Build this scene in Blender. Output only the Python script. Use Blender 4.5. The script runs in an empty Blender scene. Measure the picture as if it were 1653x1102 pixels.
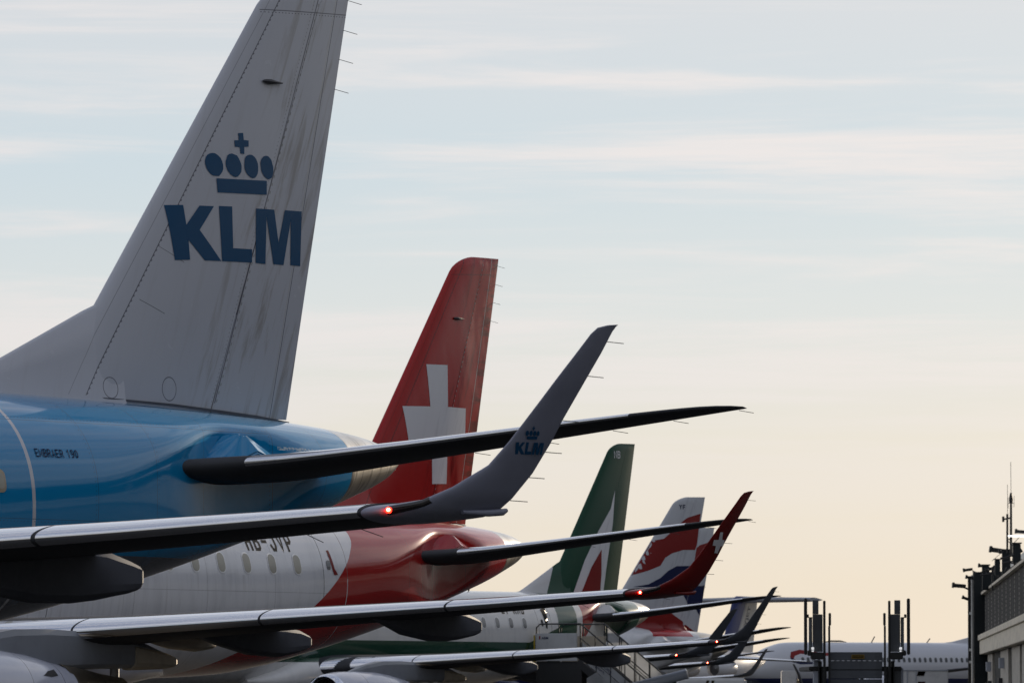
import bpy, bmesh, math, random
from mathutils import Vector, Matrix
random.seed(7)
sc = bpy.context.scene
C = sc.collection
R = math.radians
# ---------------------------------------------------------------- camera
CAM_H, PITCH, FPX = 1.3132, R(3.33891), 9766.18
cd = bpy.data.cameras.new('camera'); cam = bpy.data.objects.new('camera', cd); C.objects.link(cam)
cam.location = (0, 0, CAM_H); cam.rotation_euler = (R(90)+PITCH, 0, 0)
cd.sensor_width = 36; cd.lens = FPX/1653*36; cd.clip_start = .5; cd.clip_end = 20000
cd.dof.use_dof = True; cd.dof.focus_distance = 84; cd.dof.aperture_fstop = 11
sc.camera = cam
# ---------------------------------------------------------------- sky
SUN_AZ, SUN_EL = 29.0, 11.0          # degrees right of the view, above the horizon
sd = Vector((math.sin(R(SUN_AZ))*math.cos(R(SUN_EL)), math.cos(R(SUN_AZ))*math.cos(R(SUN_EL)), math.sin(R(SUN_EL))))
w = bpy.data.worlds.new('World'); sc.world = w; w.use_nodes = True
nt = w.node_tree; nt.nodes.clear()

class V:
    """a scalar socket with arithmetic"""
    def __init__(s, nt, sock): s.nt, s.s = nt, sock
    def op(s, o, b=None, c=None):
        n = s.nt.nodes.new('ShaderNodeMath'); n.operation = o
        for i, q in enumerate((s, b, c)):
            if q is None: continue
            if isinstance(q, V): s.nt.links.new(q.s, n.inputs[i])
            else: n.inputs[i].default_value = q
        return V(s.nt, n.outputs[0])
    def __add__(s, b): return s.op('ADD', b)
    __radd__ = __add__
    def __sub__(s, b): return s.op('SUBTRACT', b)
    def __rsub__(s, b): return (s*-1)+b
    def __mul__(s, b): return s.op('MULTIPLY', b)
    __rmul__ = __mul__
    def gt(s, b): return s.op('GREATER_THAN', b)
    def lt(s, b): return s.op('LESS_THAN', b)
    def abs(s): return s.op('ABSOLUTE')
    def max(s, b): return s.op('MAXIMUM', b)
    def min(s, b): return s.op('MINIMUM', b)
    def sin(s): return s.op('SINE')
    def smooth(s, a, b):
        n = s.nt.nodes.new('ShaderNodeMapRange'); n.interpolation_type = 'SMOOTHSTEP'
        s.nt.links.new(s.s, n.inputs[0]); n.inputs[1].default_value = a; n.inputs[2].default_value = b
        return V(s.nt, n.outputs[0])
    def curve(s, pts, lo, hi):
        """piecewise linear function of s between lo and hi"""
        n = s.nt.nodes.new('ShaderNodeFloatCurve'); m = n.mapping; m.use_clip = False
        cv = m.curves[0]; ys = [p[1] for p in pts]; y0, y1 = min(ys), max(ys)
        P = [((a-lo)/(hi-lo), (b-y0)/(y1-y0+1e-9)) for a, b in sorted(pts)]
        cv.points[0].location = P[0]; cv.points[1].location = P[-1]
        for p in P[1:-1]: cv.points.new(*p)
        for p in cv.points: p.handle_type = 'VECTOR' if len(pts) < 4 else 'AUTO'
        m.update(); q = (s-lo)*(1/(hi-lo)); s.nt.links.new(q.s, n.inputs['Value'])
        return V(s.nt, n.outputs[0])*(y1-y0)+y0

def mixc(nt, f, a, b):
    n = nt.nodes.new('ShaderNodeMix'); n.data_type = 'RGBA'
    for i, q in ((0, f), (6, a), (7, b)):
        if isinstance(q, V): nt.links.new(q.s, n.inputs[i])
        elif hasattr(q, 'is_output'): nt.links.new(q, n.inputs[i])
        elif isinstance(q, (int, float)): n.inputs[i].default_value = q
        else: n.inputs[i].default_value = (*q[:3], 1)
    return n.outputs[2]

def noise(nt, vec, scale, detail=4, rough=.55, mscale=(1, 1, 1), dist=0.):
    m = nt.nodes.new('ShaderNodeMapping'); m.inputs['Scale'].default_value = mscale
    nt.links.new(vec, m.inputs[0])
    n = nt.nodes.new('ShaderNodeTexNoise'); n.inputs['Scale'].default_value = scale
    n.inputs['Detail'].default_value = detail; n.inputs['Roughness'].default_value = rough
    n.inputs['Distortion'].default_value = dist
    nt.links.new(m.outputs[0], n.inputs['Vector'])
    return V(nt, n.outputs['Fac'])

tc = nt.nodes.new('ShaderNodeTexCoord'); D = tc.outputs['Generated']
sx = nt.nodes.new('ShaderNodeSeparateXYZ'); nt.links.new(D, sx.inputs[0])
wx, wy, wz = [V(nt, sx.outputs[i]) for i in range(3)]
sky = nt.nodes.new('ShaderNodeTexSky'); sky.sky_type = 'NISHITA'; sky.sun_disc = False
sky.sun_elevation = R(SUN_EL); sky.sun_rotation = R(SUN_AZ); sky.dust_density = 2.0; sky.air_density = 1.0
b1 = nt.nodes.new('ShaderNodeBackground'); nt.links.new(sky.outputs[0], b1.inputs[0]); b1.inputs[1].default_value = .06
# thin high cloud veil, in long level bands, over the clear sky
el_ = wz.op('ARCSINE')*(180/math.pi)
rp = nt.nodes.new('ShaderNodeValToRGB'); cr = rp.color_ramp
stops = [(-2, (.80, .70, .56)), (0, (.84, .73, .60)), (1.0, (.78, .71, .60)), (2.4, (.73, .71, .65)), (3.6, (.65, .70, .72)), (5.0, (.56, .66, .73)), (6.6, (.62, .66, .71)), (10, (.52, .58, .66)), (24, (.42, .49, .60)), (50, (.20, .28, .44)), (90, (.10, .155, .29))]
rr = lambda e: ((max(-2, e)+2)/92)**.5
while len(cr.elements) < len(stops): cr.elements.new(.5)
for e_, (a, c_) in zip(cr.elements, stops): e_.position = rr(a)
for e_, (a, c_) in zip(cr.elements, stops): e_.color = (*c_, 1)
q = ((el_.max(-2)+2)*(1/92)).op('POWER', .5); nt.links.new(q.s, rp.inputs[0])
cn = noise(nt, D, 5.0, 7, .62, (1.6, 1.0, 26), .35)
cn2 = noise(nt, D, 2.1, 3, .5, (1.2, 1, 22), .2)
band = (cn*.6+cn2*.4).smooth(.43, .60)
veil = mixc(nt, band*el_.smooth(.6, 4.5)*.95, rp.outputs[0], (.77, .74, .75))
base_ = (wx*-1).smooth(-.1, .7)*.30+.36
lo_ = base_.max(wy.smooth(-.1, .95)*.66+.34)
cl_ = noise(nt, D, 2.6, 6, .6, (1, 1, 3.2), .4).smooth(.46, .60)*el_.smooth(9, 20)*(el_.smooth(34, 62)*-1+1)
veil = mixc(nt, cl_*.8, veil, (.86, .87, .90))
side = lo_+((lo_*-1+.78)*wz.smooth(.25, .75))        # the half of the sky away from the sun is darker
b2_ = nt.nodes.new('ShaderNodeBackground'); nt.links.new(veil, b2_.inputs[0]); nt.links.new(side.s, b2_.inputs[1])
ms = nt.nodes.new('ShaderNodeMixShader'); ms.inputs[0].default_value = .9
nt.links.new(b1.outputs[0], ms.inputs[1]); nt.links.new(b2_.outputs[0], ms.inputs[2])
wo = nt.nodes.new('ShaderNodeOutputWorld'); nt.links.new(ms.outputs[0], wo.inputs[0])
# ---------------------------------------------------------------- sun
sl = bpy.data.lights.new('sun', 'SUN'); sl.energy = 4.4; sl.angle = R(.6); sl.color = (1, .83, .62)
so = bpy.data.objects.new('sun', sl); C.objects.link(so); so.rotation_euler = sd.to_track_quat('Z', 'Y').to_euler()
sc.view_settings.view_transform = 'Standard'; sc.view_settings.look = 'None'
sc.view_settings.exposure = .14; sc.view_settings.gamma = 1
sc.render.engine = 'CYCLES'
sc.cycles.max_bounces = 6

# ---------------------------------------------------------------- helpers
def at(px, py, Y):
    """world point seen at photo pixel (px, py) on the upright plane at distance Y"""
    x = (px-826.5)/FPX; y = (551-py)/FPX; c, s = math.cos(PITCH), math.sin(PITCH)
    d = Vector((x, c-s*y, s+c*y)); return Vector((0, 0, CAM_H))+d*(Y/d.y)

def L(c): return tuple(((v/255+.055)/1.055)**2.4 if v > 10 else v/255/12.92 for v in c)

def mat(name, col, rough=.4, metal=0., zones=None, coat=0., bump=.0, bscale=3., grime=.0, grough=.0, emit=None, spec=.5, alpha=1., gscale=(1, 1, 1), bms=(1, 1, 1)):
    m = bpy.data.materials.new(name); m.use_nodes = True; nt = m.node_tree
    p = nt.nodes['Principled BSDF']; tc = nt.nodes.new('ShaderNodeTexCoord'); O = tc.outputs['Object']
    s = nt.nodes.new('ShaderNodeSeparateXYZ'); nt.links.new(O, s.inputs[0])
    y, x, z = V(nt, s.outputs[0]), V(nt, s.outputs[1])+30, V(nt, s.outputs[2])
    c = nt.nodes.new('ShaderNodeRGB'); c.outputs[0].default_value = (*col, 1); c = c.outputs[0]
    r = None; mt = None
    def tov(v):
        q = nt.nodes.new('ShaderNodeValue'); q.outputs[0].default_value = v; return V(nt, q.outputs[0])
    r = tov(rough); mt = tov(metal)
    if grime:
        g = noise(nt, O, 1.3, 8, .65, gscale, .3).smooth(.42, .72)
        c = mixc(nt, g*grime, c, tuple(v*.45 for v in col))
    if zones:
        for z_ in zones(x, y, z, nt, O):
            mk, co = z_[0], z_[1]; c = mixc(nt, mk, c, co)
            if len(z_) > 2:
                r = r+(mk*(z_[2]-0)-(mk*r)); mt = mt+(mk*z_[3]-(mk*mt))
    if grough:
        g2 = noise(nt, O, 2.3, 6, .6, gscale, .5); r = r+(g2-.5)*grough
    nt.links.new(c, p.inputs['Base Color']); nt.links.new(r.s, p.inputs['Roughness']); nt.links.new(mt.s, p.inputs['Metallic'])
    p.inputs['Coat Weight'].default_value = coat; p.inputs['Coat Roughness'].default_value = .06
    p.inputs['Specular IOR Level'].default_value = spec
    if emit: p.inputs['Emission Color'].default_value = (*emit[:3], 1); p.inputs['Emission Strength'].default_value = emit[3]
    if bump:
        b = nt.nodes.new('ShaderNodeBump'); b.inputs['Distance'].default_value = bump; b.inputs['Strength'].default_value = 1
        h_ = noise(nt, O, bscale, 3, .5, bms); nt.links.new(h_.s, b.inputs['Height'])
        nt.links.new(b.outputs[0], p.inputs['Normal'])
        nt.links.new(b.outputs[0], p.inputs['Coat Normal'])
    return m

def link(name, me, m=None, parent=None):
    o = bpy.data.objects.new(name, me); C.objects.link(o)
    if parent: o.parent = parent
    if m is not None:
        if not me.materials: me.materials.append(None)
        o.material_slots[0].link = 'OBJECT'; o.material_slots[0].material = m
    return o

def tag(o, label=None, cat=None, group=None, kind=None):
    for k, v in (('label', label), ('category', cat), ('group', group), ('kind', kind)):
        if v: o[k] = v
    return o

def empty(name, loc, rz=0, **kw):
    o = bpy.data.objects.new(name, None); C.objects.link(o); o.location = loc; o.rotation_euler = (0, 0, rz)
    o.empty_display_size = .5; return tag(o, kw.get("label"), kw.get("category"), kw.get("group"), kw.get("kind"))

def fin_mesh(name, bm, smooth=True, angle=40):
    bmesh.ops.recalc_face_normals(bm, faces=bm.faces)
    me = bpy.data.meshes.new(name); bm.to_mesh(me); bm.free()
    if smooth:
        for p in me.polygons: p.use_smooth = True
        me.set_sharp_from_angle(angle=R(angle))
    return me

def loft(name, rings, closed=True, caps=True, smooth=True, angle=40, body=True, bm=None):
    """rings: lists of (aft, port, up) in aircraft axes (body=True) or plain xyz"""
    own = bm is None
    if own: bm = bmesh.new()
    vs = [[bm.verts.new((p[1], p[0]-30, p[2]) if body else p) for p in r] for r in rings]
    n = len(rings[0])
    for a, b in zip(vs, vs[1:]):
        for i in range(n if closed else n-1):
            j = (i+1) % n
            try: bm.faces.new((a[i], a[j], b[j], b[i]))
            except ValueError: pass
    if caps and closed:
        for r in (vs[0], vs[-1]):
            try: bm.faces.new(r)
            except ValueError: pass
    if not own: return bm
    return fin_mesh(name, bm, smooth, angle)

def box(bm, c, s, rz=0, mtx=None):
    r = bmesh.ops.create_cube(bm, size=1)
    M = Matrix.Translation(c) @ Matrix.Rotation(rz, 4, 'Z') @ Matrix.Diagonal((*s, 1))
    if mtx: M = mtx @ M
    bmesh.ops.transform(bm, matrix=M, verts=r['verts']); return r['verts']

def boxes(name, L_, m, parent=None, bevel=0):
    bm = bmesh.new()
    for c, s in L_: box(bm, c, s)
    if bevel: bmesh.ops.bevel(bm, geom=bm.edges[:], offset=bevel, segments=2, affect='EDGES')
    return link(name, fin_mesh(name, bm, False), m, parent)

def tube(bm, pts, r, n=8):
    pts = [Vector(p) for p in pts]; rings = []
    for i, p in enumerate(pts):
        t = (pts[min(i+1, len(pts)-1)]-pts[max(i-1, 0)]).normalized()
        a = t.orthogonal().normalized(); b = t.cross(a)
        if i and rings: 
            a = (pa - t*pa.dot(t)).normalized(); b = t.cross(a)
        pa = a; rad = r[i] if isinstance(r, (list, tuple)) else r
        rings.append([p+(a*math.cos(k*2*math.pi/n)+b*math.sin(k*2*math.pi/n))*rad for k in range(n)])
    loft('', rings, body=False, bm=bm)
def tubes(name, L_, m, parent=None, n=8):
    bm = bmesh.new()
    for pts, r in L_: tube(bm, pts, r, n)
    return link(name, fin_mesh(name, bm), m, parent)
def bp(x, y, z): return Vector((y, x-30, z))     # aircraft axes to local axes
def lerp(a, b, t): return tuple(p+(q-p)*t for p, q in zip(a, b))
def interp(tab, x):
    if x <= tab[0][0]: return tab[0][1:]
    for a, b in zip(tab, tab[1:]):
        if x <= b[0]: return lerp(a[1:], b[1:], (x-a[0])/(b[0]-a[0]))
    return tab[-1][1:]
def smoothtab(tab, x):
    """cubic through the table"""
    n = len(tab)
    if x <= tab[0][0]: return tab[0][1:]
    if x >= tab[-1][0]: return tab[-1][1:]
    for i in range(n-1):
        if x <= tab[i+1][0]: break
    p0, p1, p2, p3 = tab[max(i-1, 0)], tab[i], tab[i+1], tab[min(i+2, n-1)]
    t = (x-p1[0])/(p2[0]-p1[0]); o = []; h = p2[0]-p1[0]
    for k in range(1, len(p1)):
        d = (p2[k]-p1[k])/h
        d0 = (p1[k]-p0[k])/(p1[0]-p0[0]) if p1[0] > p0[0] else d; d3 = (p3[k]-p2[k])/(p3[0]-p2[0]) if p3[0] > p2[0] else d
        m1 = 0 if d0*d <= 0 else 2*d0*d/(d0+d); m2 = 0 if d*d3 <= 0 else 2*d*d3/(d+d3)
        o.append((2*t**3-3*t*t+1)*p1[k]+(t**3-2*t*t+t)*h*m1+(-2*t**3+3*t*t)*p2[k]+(t**3-t*t)*h*m2)
    return tuple(o)
# ---------------------------------------------------------------- the small twin jet, aircraft axes: aft, port, up (metres)
FUS = [(0, 2.75, 2.45, .12), (.35, 3.2, 2.05, .6), (1, 3.62, 1.8, 1.0), (2, 4.2, 1.68, 1.3), (3, 4.72, 1.62, 1.44), (4.2, 4.97, 1.6, 1.5), (5, 5, 1.6, 1.505),
       (22.5, 5, 1.6, 1.505), (24.5, 5, 1.66, 1.5), (26, 5, 1.82, 1.485), (28, 5, 2.16, 1.45), (29.5, 4.985, 2.46, 1.40), (31, 4.95, 2.80, 1.32), (32.8, 4.88, 3.26, 1.13),
       (34, 4.82, 3.57, .93), (35, 4.74, 3.86, .65), (35.6, 4.66, 4.03, .41), (36.05, 4.55, 4.20, .19), (36.24, 4.47, 4.31, .09)]
FLAT = [(28.2, 1.75), (28.9, 1.50), (29.7, 1.35), (30.3, 1.24), (30.8, 1.11), (31.25, .97), (31.65, .88), (32.25, .86), (32.75, .95), (33.15, 1.08), (33.6, 1.3), (34.5, 1.8)]
def flat_y(x): return smoothtab(FLAT, x)[0]
def smin(a, b): return -math.log(math.exp(-28*a)+math.exp(-28*b))/28 if abs(a-b) < .6 else min(a, b)
def fus_y(x, z):
    zt, zb, hw = smoothtab(FUS, x); zc, hz = (zt+zb)/2, (zt-zb)/2
    if zc < 2.6 or 1: e = 2.15
    t = min(1, abs((z-zc)/hz)); return smin(hw*(1-t**e)**(1/e), flat_y(x))
def fus_ring(x, n=72):
    zt, zb, hw = smoothtab(FUS, x); zc, hz = (zt+zb)/2, (zt-zb)/2; e = 2/2.15; o = []
    for k in range(n):
        a = 2*math.pi*(k+.5)/n; c, s = math.cos(a), math.sin(a)
        y = hw*math.copysign(abs(c)**e, c); z = zc+hz*math.copysign(abs(s)**e, s); f = flat_y(x)
        o.append((x, math.copysign(max(.0, smin(abs(y), f)), y), z))
    return o
def naca(c): return 5*(.2969*math.sqrt(c)-.126*c-.3516*c*c+.2843*c**3-.1036*c**4)
def foil(le, te, th, n=(0, 0, 1), us=None, camber=0., grow=0.):
    le, te, n = Vector(le), Vector(te), Vector(n).normalized(); ch = te-le; l = ch.length; o = []
    for u in us:
        c = u*u; y = naca(c)*th*l+grow; y = math.copysign(y, u) if u else 0
        p = le+ch*c+n*(y+camber*l*4*c*(1-c)); 
        if grow: p -= ch.normalized()*grow*(1-min(1, c*25))
        o.append(tuple(p))
    return o
US = [-1+2*i/36 for i in range(37)]
def strip_us(a, b, n=14): return [-math.sqrt(a)+(math.sqrt(a)+math.sqrt(b))*i/n for i in range(n+1)]
# fin
def fin_le(z):
    if z <= 10.2: return 30.25+(z-6.15)*.778
    t = (z-10.2)/.36; return 33.40+.78*(1-math.sqrt(max(0, 1-t**1.6)))*1.0+t*.2
def fin_te(z): return 34.0+(z-4.83)*.2273
def fin_th(z): return .105-.012*(z-5)/5.5
def fin_y(x, z):
    l, t = fin_le(z), fin_te(z); c = max(0, min(1, (x-l)/(t-l))); return naca(c)*fin_th(z)*(t-l)
HC = .632
ZS = [4.4+5.8*i/22 for i in range(23)]+[10.3, 10.38, 10.44, 10.49, 10.53, 10.552]
def fin_part(us_or, z0=4.4, z1=11, grow=0):
    r = []
    for z in [max(z0, min(z1, z)) for z in ZS if z0-.25 < z < z1+.3]:
        sl = fin_th(z); f = 1 if z < 10.4 else (1-(z-10.4)/.2*.6)
        dz = -.0; r.append(foil((fin_le(z), 0, z), (fin_te(z), 0, z+(z-10.4)*.12 if z > 10.4 else z), sl*f, (0, 1, 0), us_or, grow=grow))
    return r
def m_fin(): 
    a = math.sqrt(HC); return loft('fin', fin_part([-a+2*a*i/30 for i in range(31)]), angle=50)
def m_rudder():
    a = math.sqrt(HC+.004); us = [a+(1-a)*i/8 for i in range(9)]; return loft('rudder', fin_part(us+[-u for u in reversed(us)], 4.87), angle=35)
def m_dorsal():
    r = []
    for i in range(15):
        x = 26.9+(30.55-26.9)*i/14; h = 4.93+max(0, x-27.35)*.43 if x < 30.2 else 6.09+(x-30.2)*1.0
        h = max(h, 4.9+(x-26.9)*.12); wb = .10+.16*(x-26.9)/3.6
        r.append([(x, -wb-.16, 4.62), (x, -wb, 4.99), (x, -wb*.62, 4.99+(h-4.99)*.55), (x, -.05, h-.03), (x, 0, h), (x, .05, h-.03), (x, wb*.62, 4.99+(h-4.99)*.55), (x, wb, 4.99), (x, wb+.16, 4.62)])
    return loft('dorsal', r, angle=60)
# horizontal stabiliser
def st_le(y):
    return smoothtab([(.2, 29.9), (.9, 30.16), (1.1, 30.44), (1.25, 30.70), (1.4, 30.94), (1.6, 31.25), (2, 31.78), (5.2, 34.37), (5.6, 34.74), (5.85, 35.05), (6, 35.42), (6.04, 35.68)], y)[0]
def st_te(y): return 33.3+(y-.9)*.479
def st_z(y): return 4.085+(y-.9)*.165
def st_ring(y, s, us, grow=0, th=None):
    fr = min(1, max(.5, (y-.75)/.6)); fr = fr*(2-fr); th = (.118-.003*y)*fr; z = st_z(y)+(1-fr)*.10
    return foil((st_le(y), y*s, z), (st_te(y)+.0, y*s, z-.02), th, (0, 0, 1), us, camber=-.008, grow=grow)
SY = [.2, .6, .9, 1.0, 1.05, 1.12, 1.18, 1.24, 1.3, 1.36, 1.42, 1.5, 1.6, 1.7, 1.85, 2.2, 3, 3.8, 4.6, 5.2, 5.45, 5.65, 5.8, 5.92, 6, 6.035]
def m_stab(s): return lambda: loft('stab', [st_ring(y, s, US) for y in SY], angle=60)
def m_stab_le(s): return lambda: loft('stab_le', [st_ring(y, s, strip_us(.012, .10), .003) for y in (1.6, 1.7, 1.85, 2.2, 3, 3.8, 4.6, 5.2)], closed=False, angle=80)
# wing
def w_le(y): return 12.9+.52*(y-1.5)-.28*max(0, 2.4-y)
def w_te(y): return 18.75-.15*(y-1.5)/3.3 if y < 4.8 else 18.6+.2485*(y-4.8)
def w_z(y): return 2.40+(y-4.34)*.0733+max(0, y-11)*.012
def w_th(y): return interp([(1.2, .145), (4.8, .125), (9, .115), (13.3, .11)], y)[0]
def w_ring(y, s, us, grow=0):
    z = w_z(y); return foil((w_le(y), y*s, z), (w_te(y), y*s, z-.02), w_th(y), (0, 0, 1), us, camber=.012, grow=grow)
def m_wing(s): return lambda: loft('wing', [w_ring(y, s, US) for y in (.6, 1.5, 2, 2.6, 3.4, 4.3, 4.8, 6, 7.4, 9, 10.6, 12, 13.25)], angle=60)
def m_slat(a, b, s): return lambda: loft('slat', [w_ring(a+(b-a)*i/4, s, strip_us(.034, .12), .005) for i in range(5)], closed=False, angle=80)
WL = [((19.01, 13.25, 3.075), (20.70, 13.25, 3.055), 0, .11), ((19.12, 13.45, 3.095), (20.72, 13.42, 3.07), 4, .11), ((19.48, 13.60, 3.17), (20.73, 13.57, 3.11), 14, .11), ((19.84, 13.715, 3.32), (20.83, 13.69, 3.25), 32, .11),
      ((20.29, 13.81, 3.55), (21.03, 13.79, 3.50), 52, .11), ((20.50, 13.906, 3.79), (21.165, 13.906, 3.79), 64, .09), ((20.655, 13.987, 4.003), (21.245, 13.995, 4.02), 68, .08), ((20.79, 14.06, 4.19), (21.33, 14.06, 4.20), 69, .08),
      ((20.945, 14.146, 4.41), (21.43, 14.157, 4.44), 69, .08), ((21.14, 14.25, 4.675), (21.545, 14.25, 4.69), 69, .08), ((21.28, 14.317, 4.861), (21.62, 14.33, 4.90), 69, .07), ((21.36, 14.34, 4.925), (21.655, 14.35, 4.95), 69, .07), ((21.50, 14.355, 4.955), (21.677, 14.36, 4.97), 69, .06)]
def wl_ring(i, s, us, grow=0):
    t = i-int(i); a, b = WL[int(i)], WL[min(int(i)+1, len(WL)-1)]
    le, te, ph, th = lerp(a[0], b[0], t), lerp(a[1], b[1], t), a[2]+(b[2]-a[2])*t, a[3]+(b[3]-a[3])*t
    return foil((le[0], le[1]*s, le[2]), (te[0], te[1]*s, te[2]), th, (0, -math.sin(R(ph))*s, math.cos(R(ph))), us, grow=grow)
def m_winglet(s): return lambda: loft('winglet', [wl_ring(i/3, s, US) for i in range(0, 3*(len(WL)-1)+1)], angle=60)
def m_lens(s): return lambda: loft('lens', [wl_ring(1.05+i/4, s, strip_us(.03, .02), .004) for i in range(6)], closed=False, angle=80)
def m_canoe(prof, y, w_): 
    def f():
        r = []
        for x, zt, zb, k in prof:
            zc, hz = (zt+zb)/2, (zt-zb)/2
            w0, h0 = w_*k, zt-zb; q = [(-.80, .5), (.80, .5), (1, .36), (1, -.18), (.86, -.36), (.5, -.47), (0, -.5), (-.5, -.47), (-.86, -.36), (-1, -.18), (-1, .36)]
            r.append([(x, y+w0*a_, zc+h0*b_) for a_, b_ in q])
        return loft('canoe', r, angle=16)
    return f
CAN1 = [(16.9, 2.78, 2.70, .1), (17.35, 2.85, 2.56, .5), (18.07, 2.85, 2.35, .85), (18.88, 2.84, 2.25, 1), (19.5, 2.82, 2.25, 1), (19.88, 2.79, 2.285, 1), (20.30, 2.68, 2.35, .98), (20.44, 2.635, 2.385, .95), (20.47, 2.61, 2.41, .88)]
CAN2 = [(15.6, 2.5, 2.42, .1), (16.64, 2.55, 2.31, .5), (17.2, 2.55, 2.18, .8), (18.17, 2.55, 2.01, 1), (19.1, 2.52, 1.965, 1), (19.6, 2.47, 2.04, 1), (19.94, 2.37, 2.12, .95), (19.98, 2.34, 2.15, .88)]
CAN3 = [(16.2, 2.36, 2.30, .1), (17.2, 2.36, 2.12, .7), (18.0, 2.34, 2.07, 1), (18.45, 2.30, 2.12, 1), (18.52, 2.27, 2.15, .9)]
PYT = [(16.2, 2.2, 1.72, .9), (17.2, 2.03, 1.745, 1.0), (17.42, 1.97, 1.77, 1), (17.48, 1.93, 1.81, .9)]
PYL = [(10.6, 2.04, 1.8, .35), (11.6, 2.30, 1.6, .8), (12.6, 2.44, 1.6, 1), (13.6, 2.45, 1.7, 1), (15.2, 2.4, 1.74, .95), (16.6, 2.2, 1.76, .9), (17.25, 2.02, 1.78, .8), (17.45, 1.95, 1.82, .6)]
def rev(name, tab, yc, zc, n=48):
    def f(): return loft(name, [[(x+(.12*math.sin(2*math.pi*k/n) if q else 0), yc+r*math.cos(2*math.pi*k/n), zc+r*math.sin(2*math.pi*k/n)) for k in range(n)] for x, r, q in tab], caps=False, angle=50)
    return f
NAC = [(9.62, .80, 0), (10.1, .86, 0), (11, .89, 0), (12, .875, 0), (12.8, .80, 0), (13.5, .68, 0), (14.0, .60, 0)]
LIP = [(10.1, .60, 0), (9.7, .62, 0), (9.45, .66, 0), (9.36, .71, 0), (9.40, .76, 0), (9.62, .802, 0)]
COR = [(13.9, .56, 0), (14.6, .47, 0), (15.3, .36, 0), (15.9, .30, 0), (15.9, .24, 0), (15.2, .2, 0)]
def m_fan(yc, zc):
    def f():
        bm = bmesh.new(); n = 22
        for k in range(n):
            a = 2*math.pi*k/n; b = a+.22
            q = [bp(10.05+d, yc+r*math.cos(t), zc+r*math.sin(t)) for r, t, d in ((.14, a, 0), (.61, a, .03), (.61, b+.05, .15), (.14, b, .12))]
            bm.faces.new([bm.verts.new(v) for v in q])
        loft('', [[(x, yc+r*math.cos(2*math.pi*k/20), zc+r*math.sin(2*math.pi*k/20)) for k in range(20)] for x, r in ((9.7, .01), (9.8, .09), (10.05, .16), (10.25, .6), (10.3, .61))], bm=bm)
        return fin_mesh('fan', bm)
    return f
def m_wbf():
    T = [(9.8, 1.9, 1.62, .9), (10.8, 2.2, 1.38, 1.45), (12.4, 2.75, 1.22, 1.72), (15, 2.85, 1.18, 1.8), (18, 2.8, 1.2, 1.78), (20, 2.5, 1.32, 1.6), (21.6, 2.1, 1.52, 1.1), (22.4, 1.8, 1.6, .6)]
    r = []
    for i in range(30):
        x = 9.8+12.6*i/29; zt, zb, hw = smoothtab(T, x); zc, hz = (zt+zb)/2, (zt-zb)/2
        r.append([(x, hw*math.copysign(abs(math.cos(a))**.8, math.cos(a)), zc+hz*math.copysign(abs(math.sin(a))**.8, math.sin(a))) for a in [2*math.pi*j/40 for j in range(40)]])
    return loft('wbf', r)
def m_fus(): 
    xs = [x/4 for x in range(0, 24)]+[x/1.5 for x in range(9, 39)]+[26+x/6 for x in range(1, 62)]; xs = sorted(x for x in xs if x < 36.2)+[36.24]
    xs = sorted(set(round(x, 3) for x in xs)); xs[0] = .01
    return loft('fus', [fus_ring(x) for x in xs], angle=28)
def m_wedge():
    Y = .88; P = [(31.15, Y, 4.20), (31.38, Y, 4.36), (31.66, Y, 4.57), (31.80, Y, 4.565), (32.62, Y, 4.34), (32.75, Y, 4.15), (31.40, 1.22, 4.16), (31.86, 1.32, 4.36), (31.76, 1.14, 4.60), (32.50, 1.26, 4.20)]
    bm = bmesh.new(); v = [bm.verts.new(bp(*p)) for p in P]; bmesh.ops.convex_hull(bm, input=v); 
    bmesh.ops.bevel(bm, geom=[e for e in bm.edges], offset=.02, segments=2, affect='EDGES')
    return fin_mesh('wedge', bm, True, 30)
# flat artwork laid on a curved skin
def grid_map(bm, fn, step):
    bmesh.ops.triangulate(bm, faces=bm.faces[:])
    for ax in (0, 1):
        lo = min(v.co[ax] for v in bm.verts); hi = max(v.co[ax] for v in bm.verts); k = math.floor(lo/step)+1
        while k*step < hi:
            pl = [0, 0, 0]; pl[ax] = k*step; no = [0, 0, 0]; no[ax] = 1
            bmesh.ops.bisect_plane(bm, geom=bm.verts[:]+bm.edges[:]+bm.faces[:], plane_co=pl, plane_no=no, dist=1e-5); k += 1
    for v in bm.verts: v.co = fn(v.co.x, v.co.y)
def decal_mesh(name, polys, yfun, step=.12, off=.005, s=1):
    def f():
        bm = bmesh.new()
        for P in polys: bm.faces.new([bm.verts.new((a, b, 0)) for a, b in P])
        cl = yfun is fin_y
        grid_map(bm, lambda x, z: (lambda x: bp(x, (yfun(x, z)+off)*s, z))(max(fin_le(z)+.02, min(fin_te(z)-.01, x)) if cl else x), step)
        me = bpy.data.meshes.new(name); bm.to_mesh(me); bm.free()
        for p in me.polygons: p.use_smooth = True
        return me
    return f
def text_bm(txt, w_, h_, bold=.02, shear=0):
    cu = bpy.data.curves.new('t', 'FONT'); cu.body = txt; cu.offset = bold; cu.resolution_u = 3
    o = bpy.data.objects.new('t', cu); C.objects.link(o); dg = bpy.context.evaluated_depsgraph_get(); me = bpy.data.meshes.new_from_object(o.evaluated_get(dg))
    bm = bmesh.new(); bm.from_mesh(me); bpy.data.objects.remove(o); bpy.data.curves.remove(cu); bpy.data.meshes.remove(me)
    X = [v.co.x for v in bm.verts]; Y = [v.co.y for v in bm.verts]; x0, x1, y0, y1 = min(X), max(X), min(Y), max(Y)
    for v in bm.verts:
        b = (v.co.y-y0)/(y1-y0); v.co = ((v.co.x-x0)/(x1-x0)*w_+shear*b*h_, b*h_, 0)
    return bm
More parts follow.
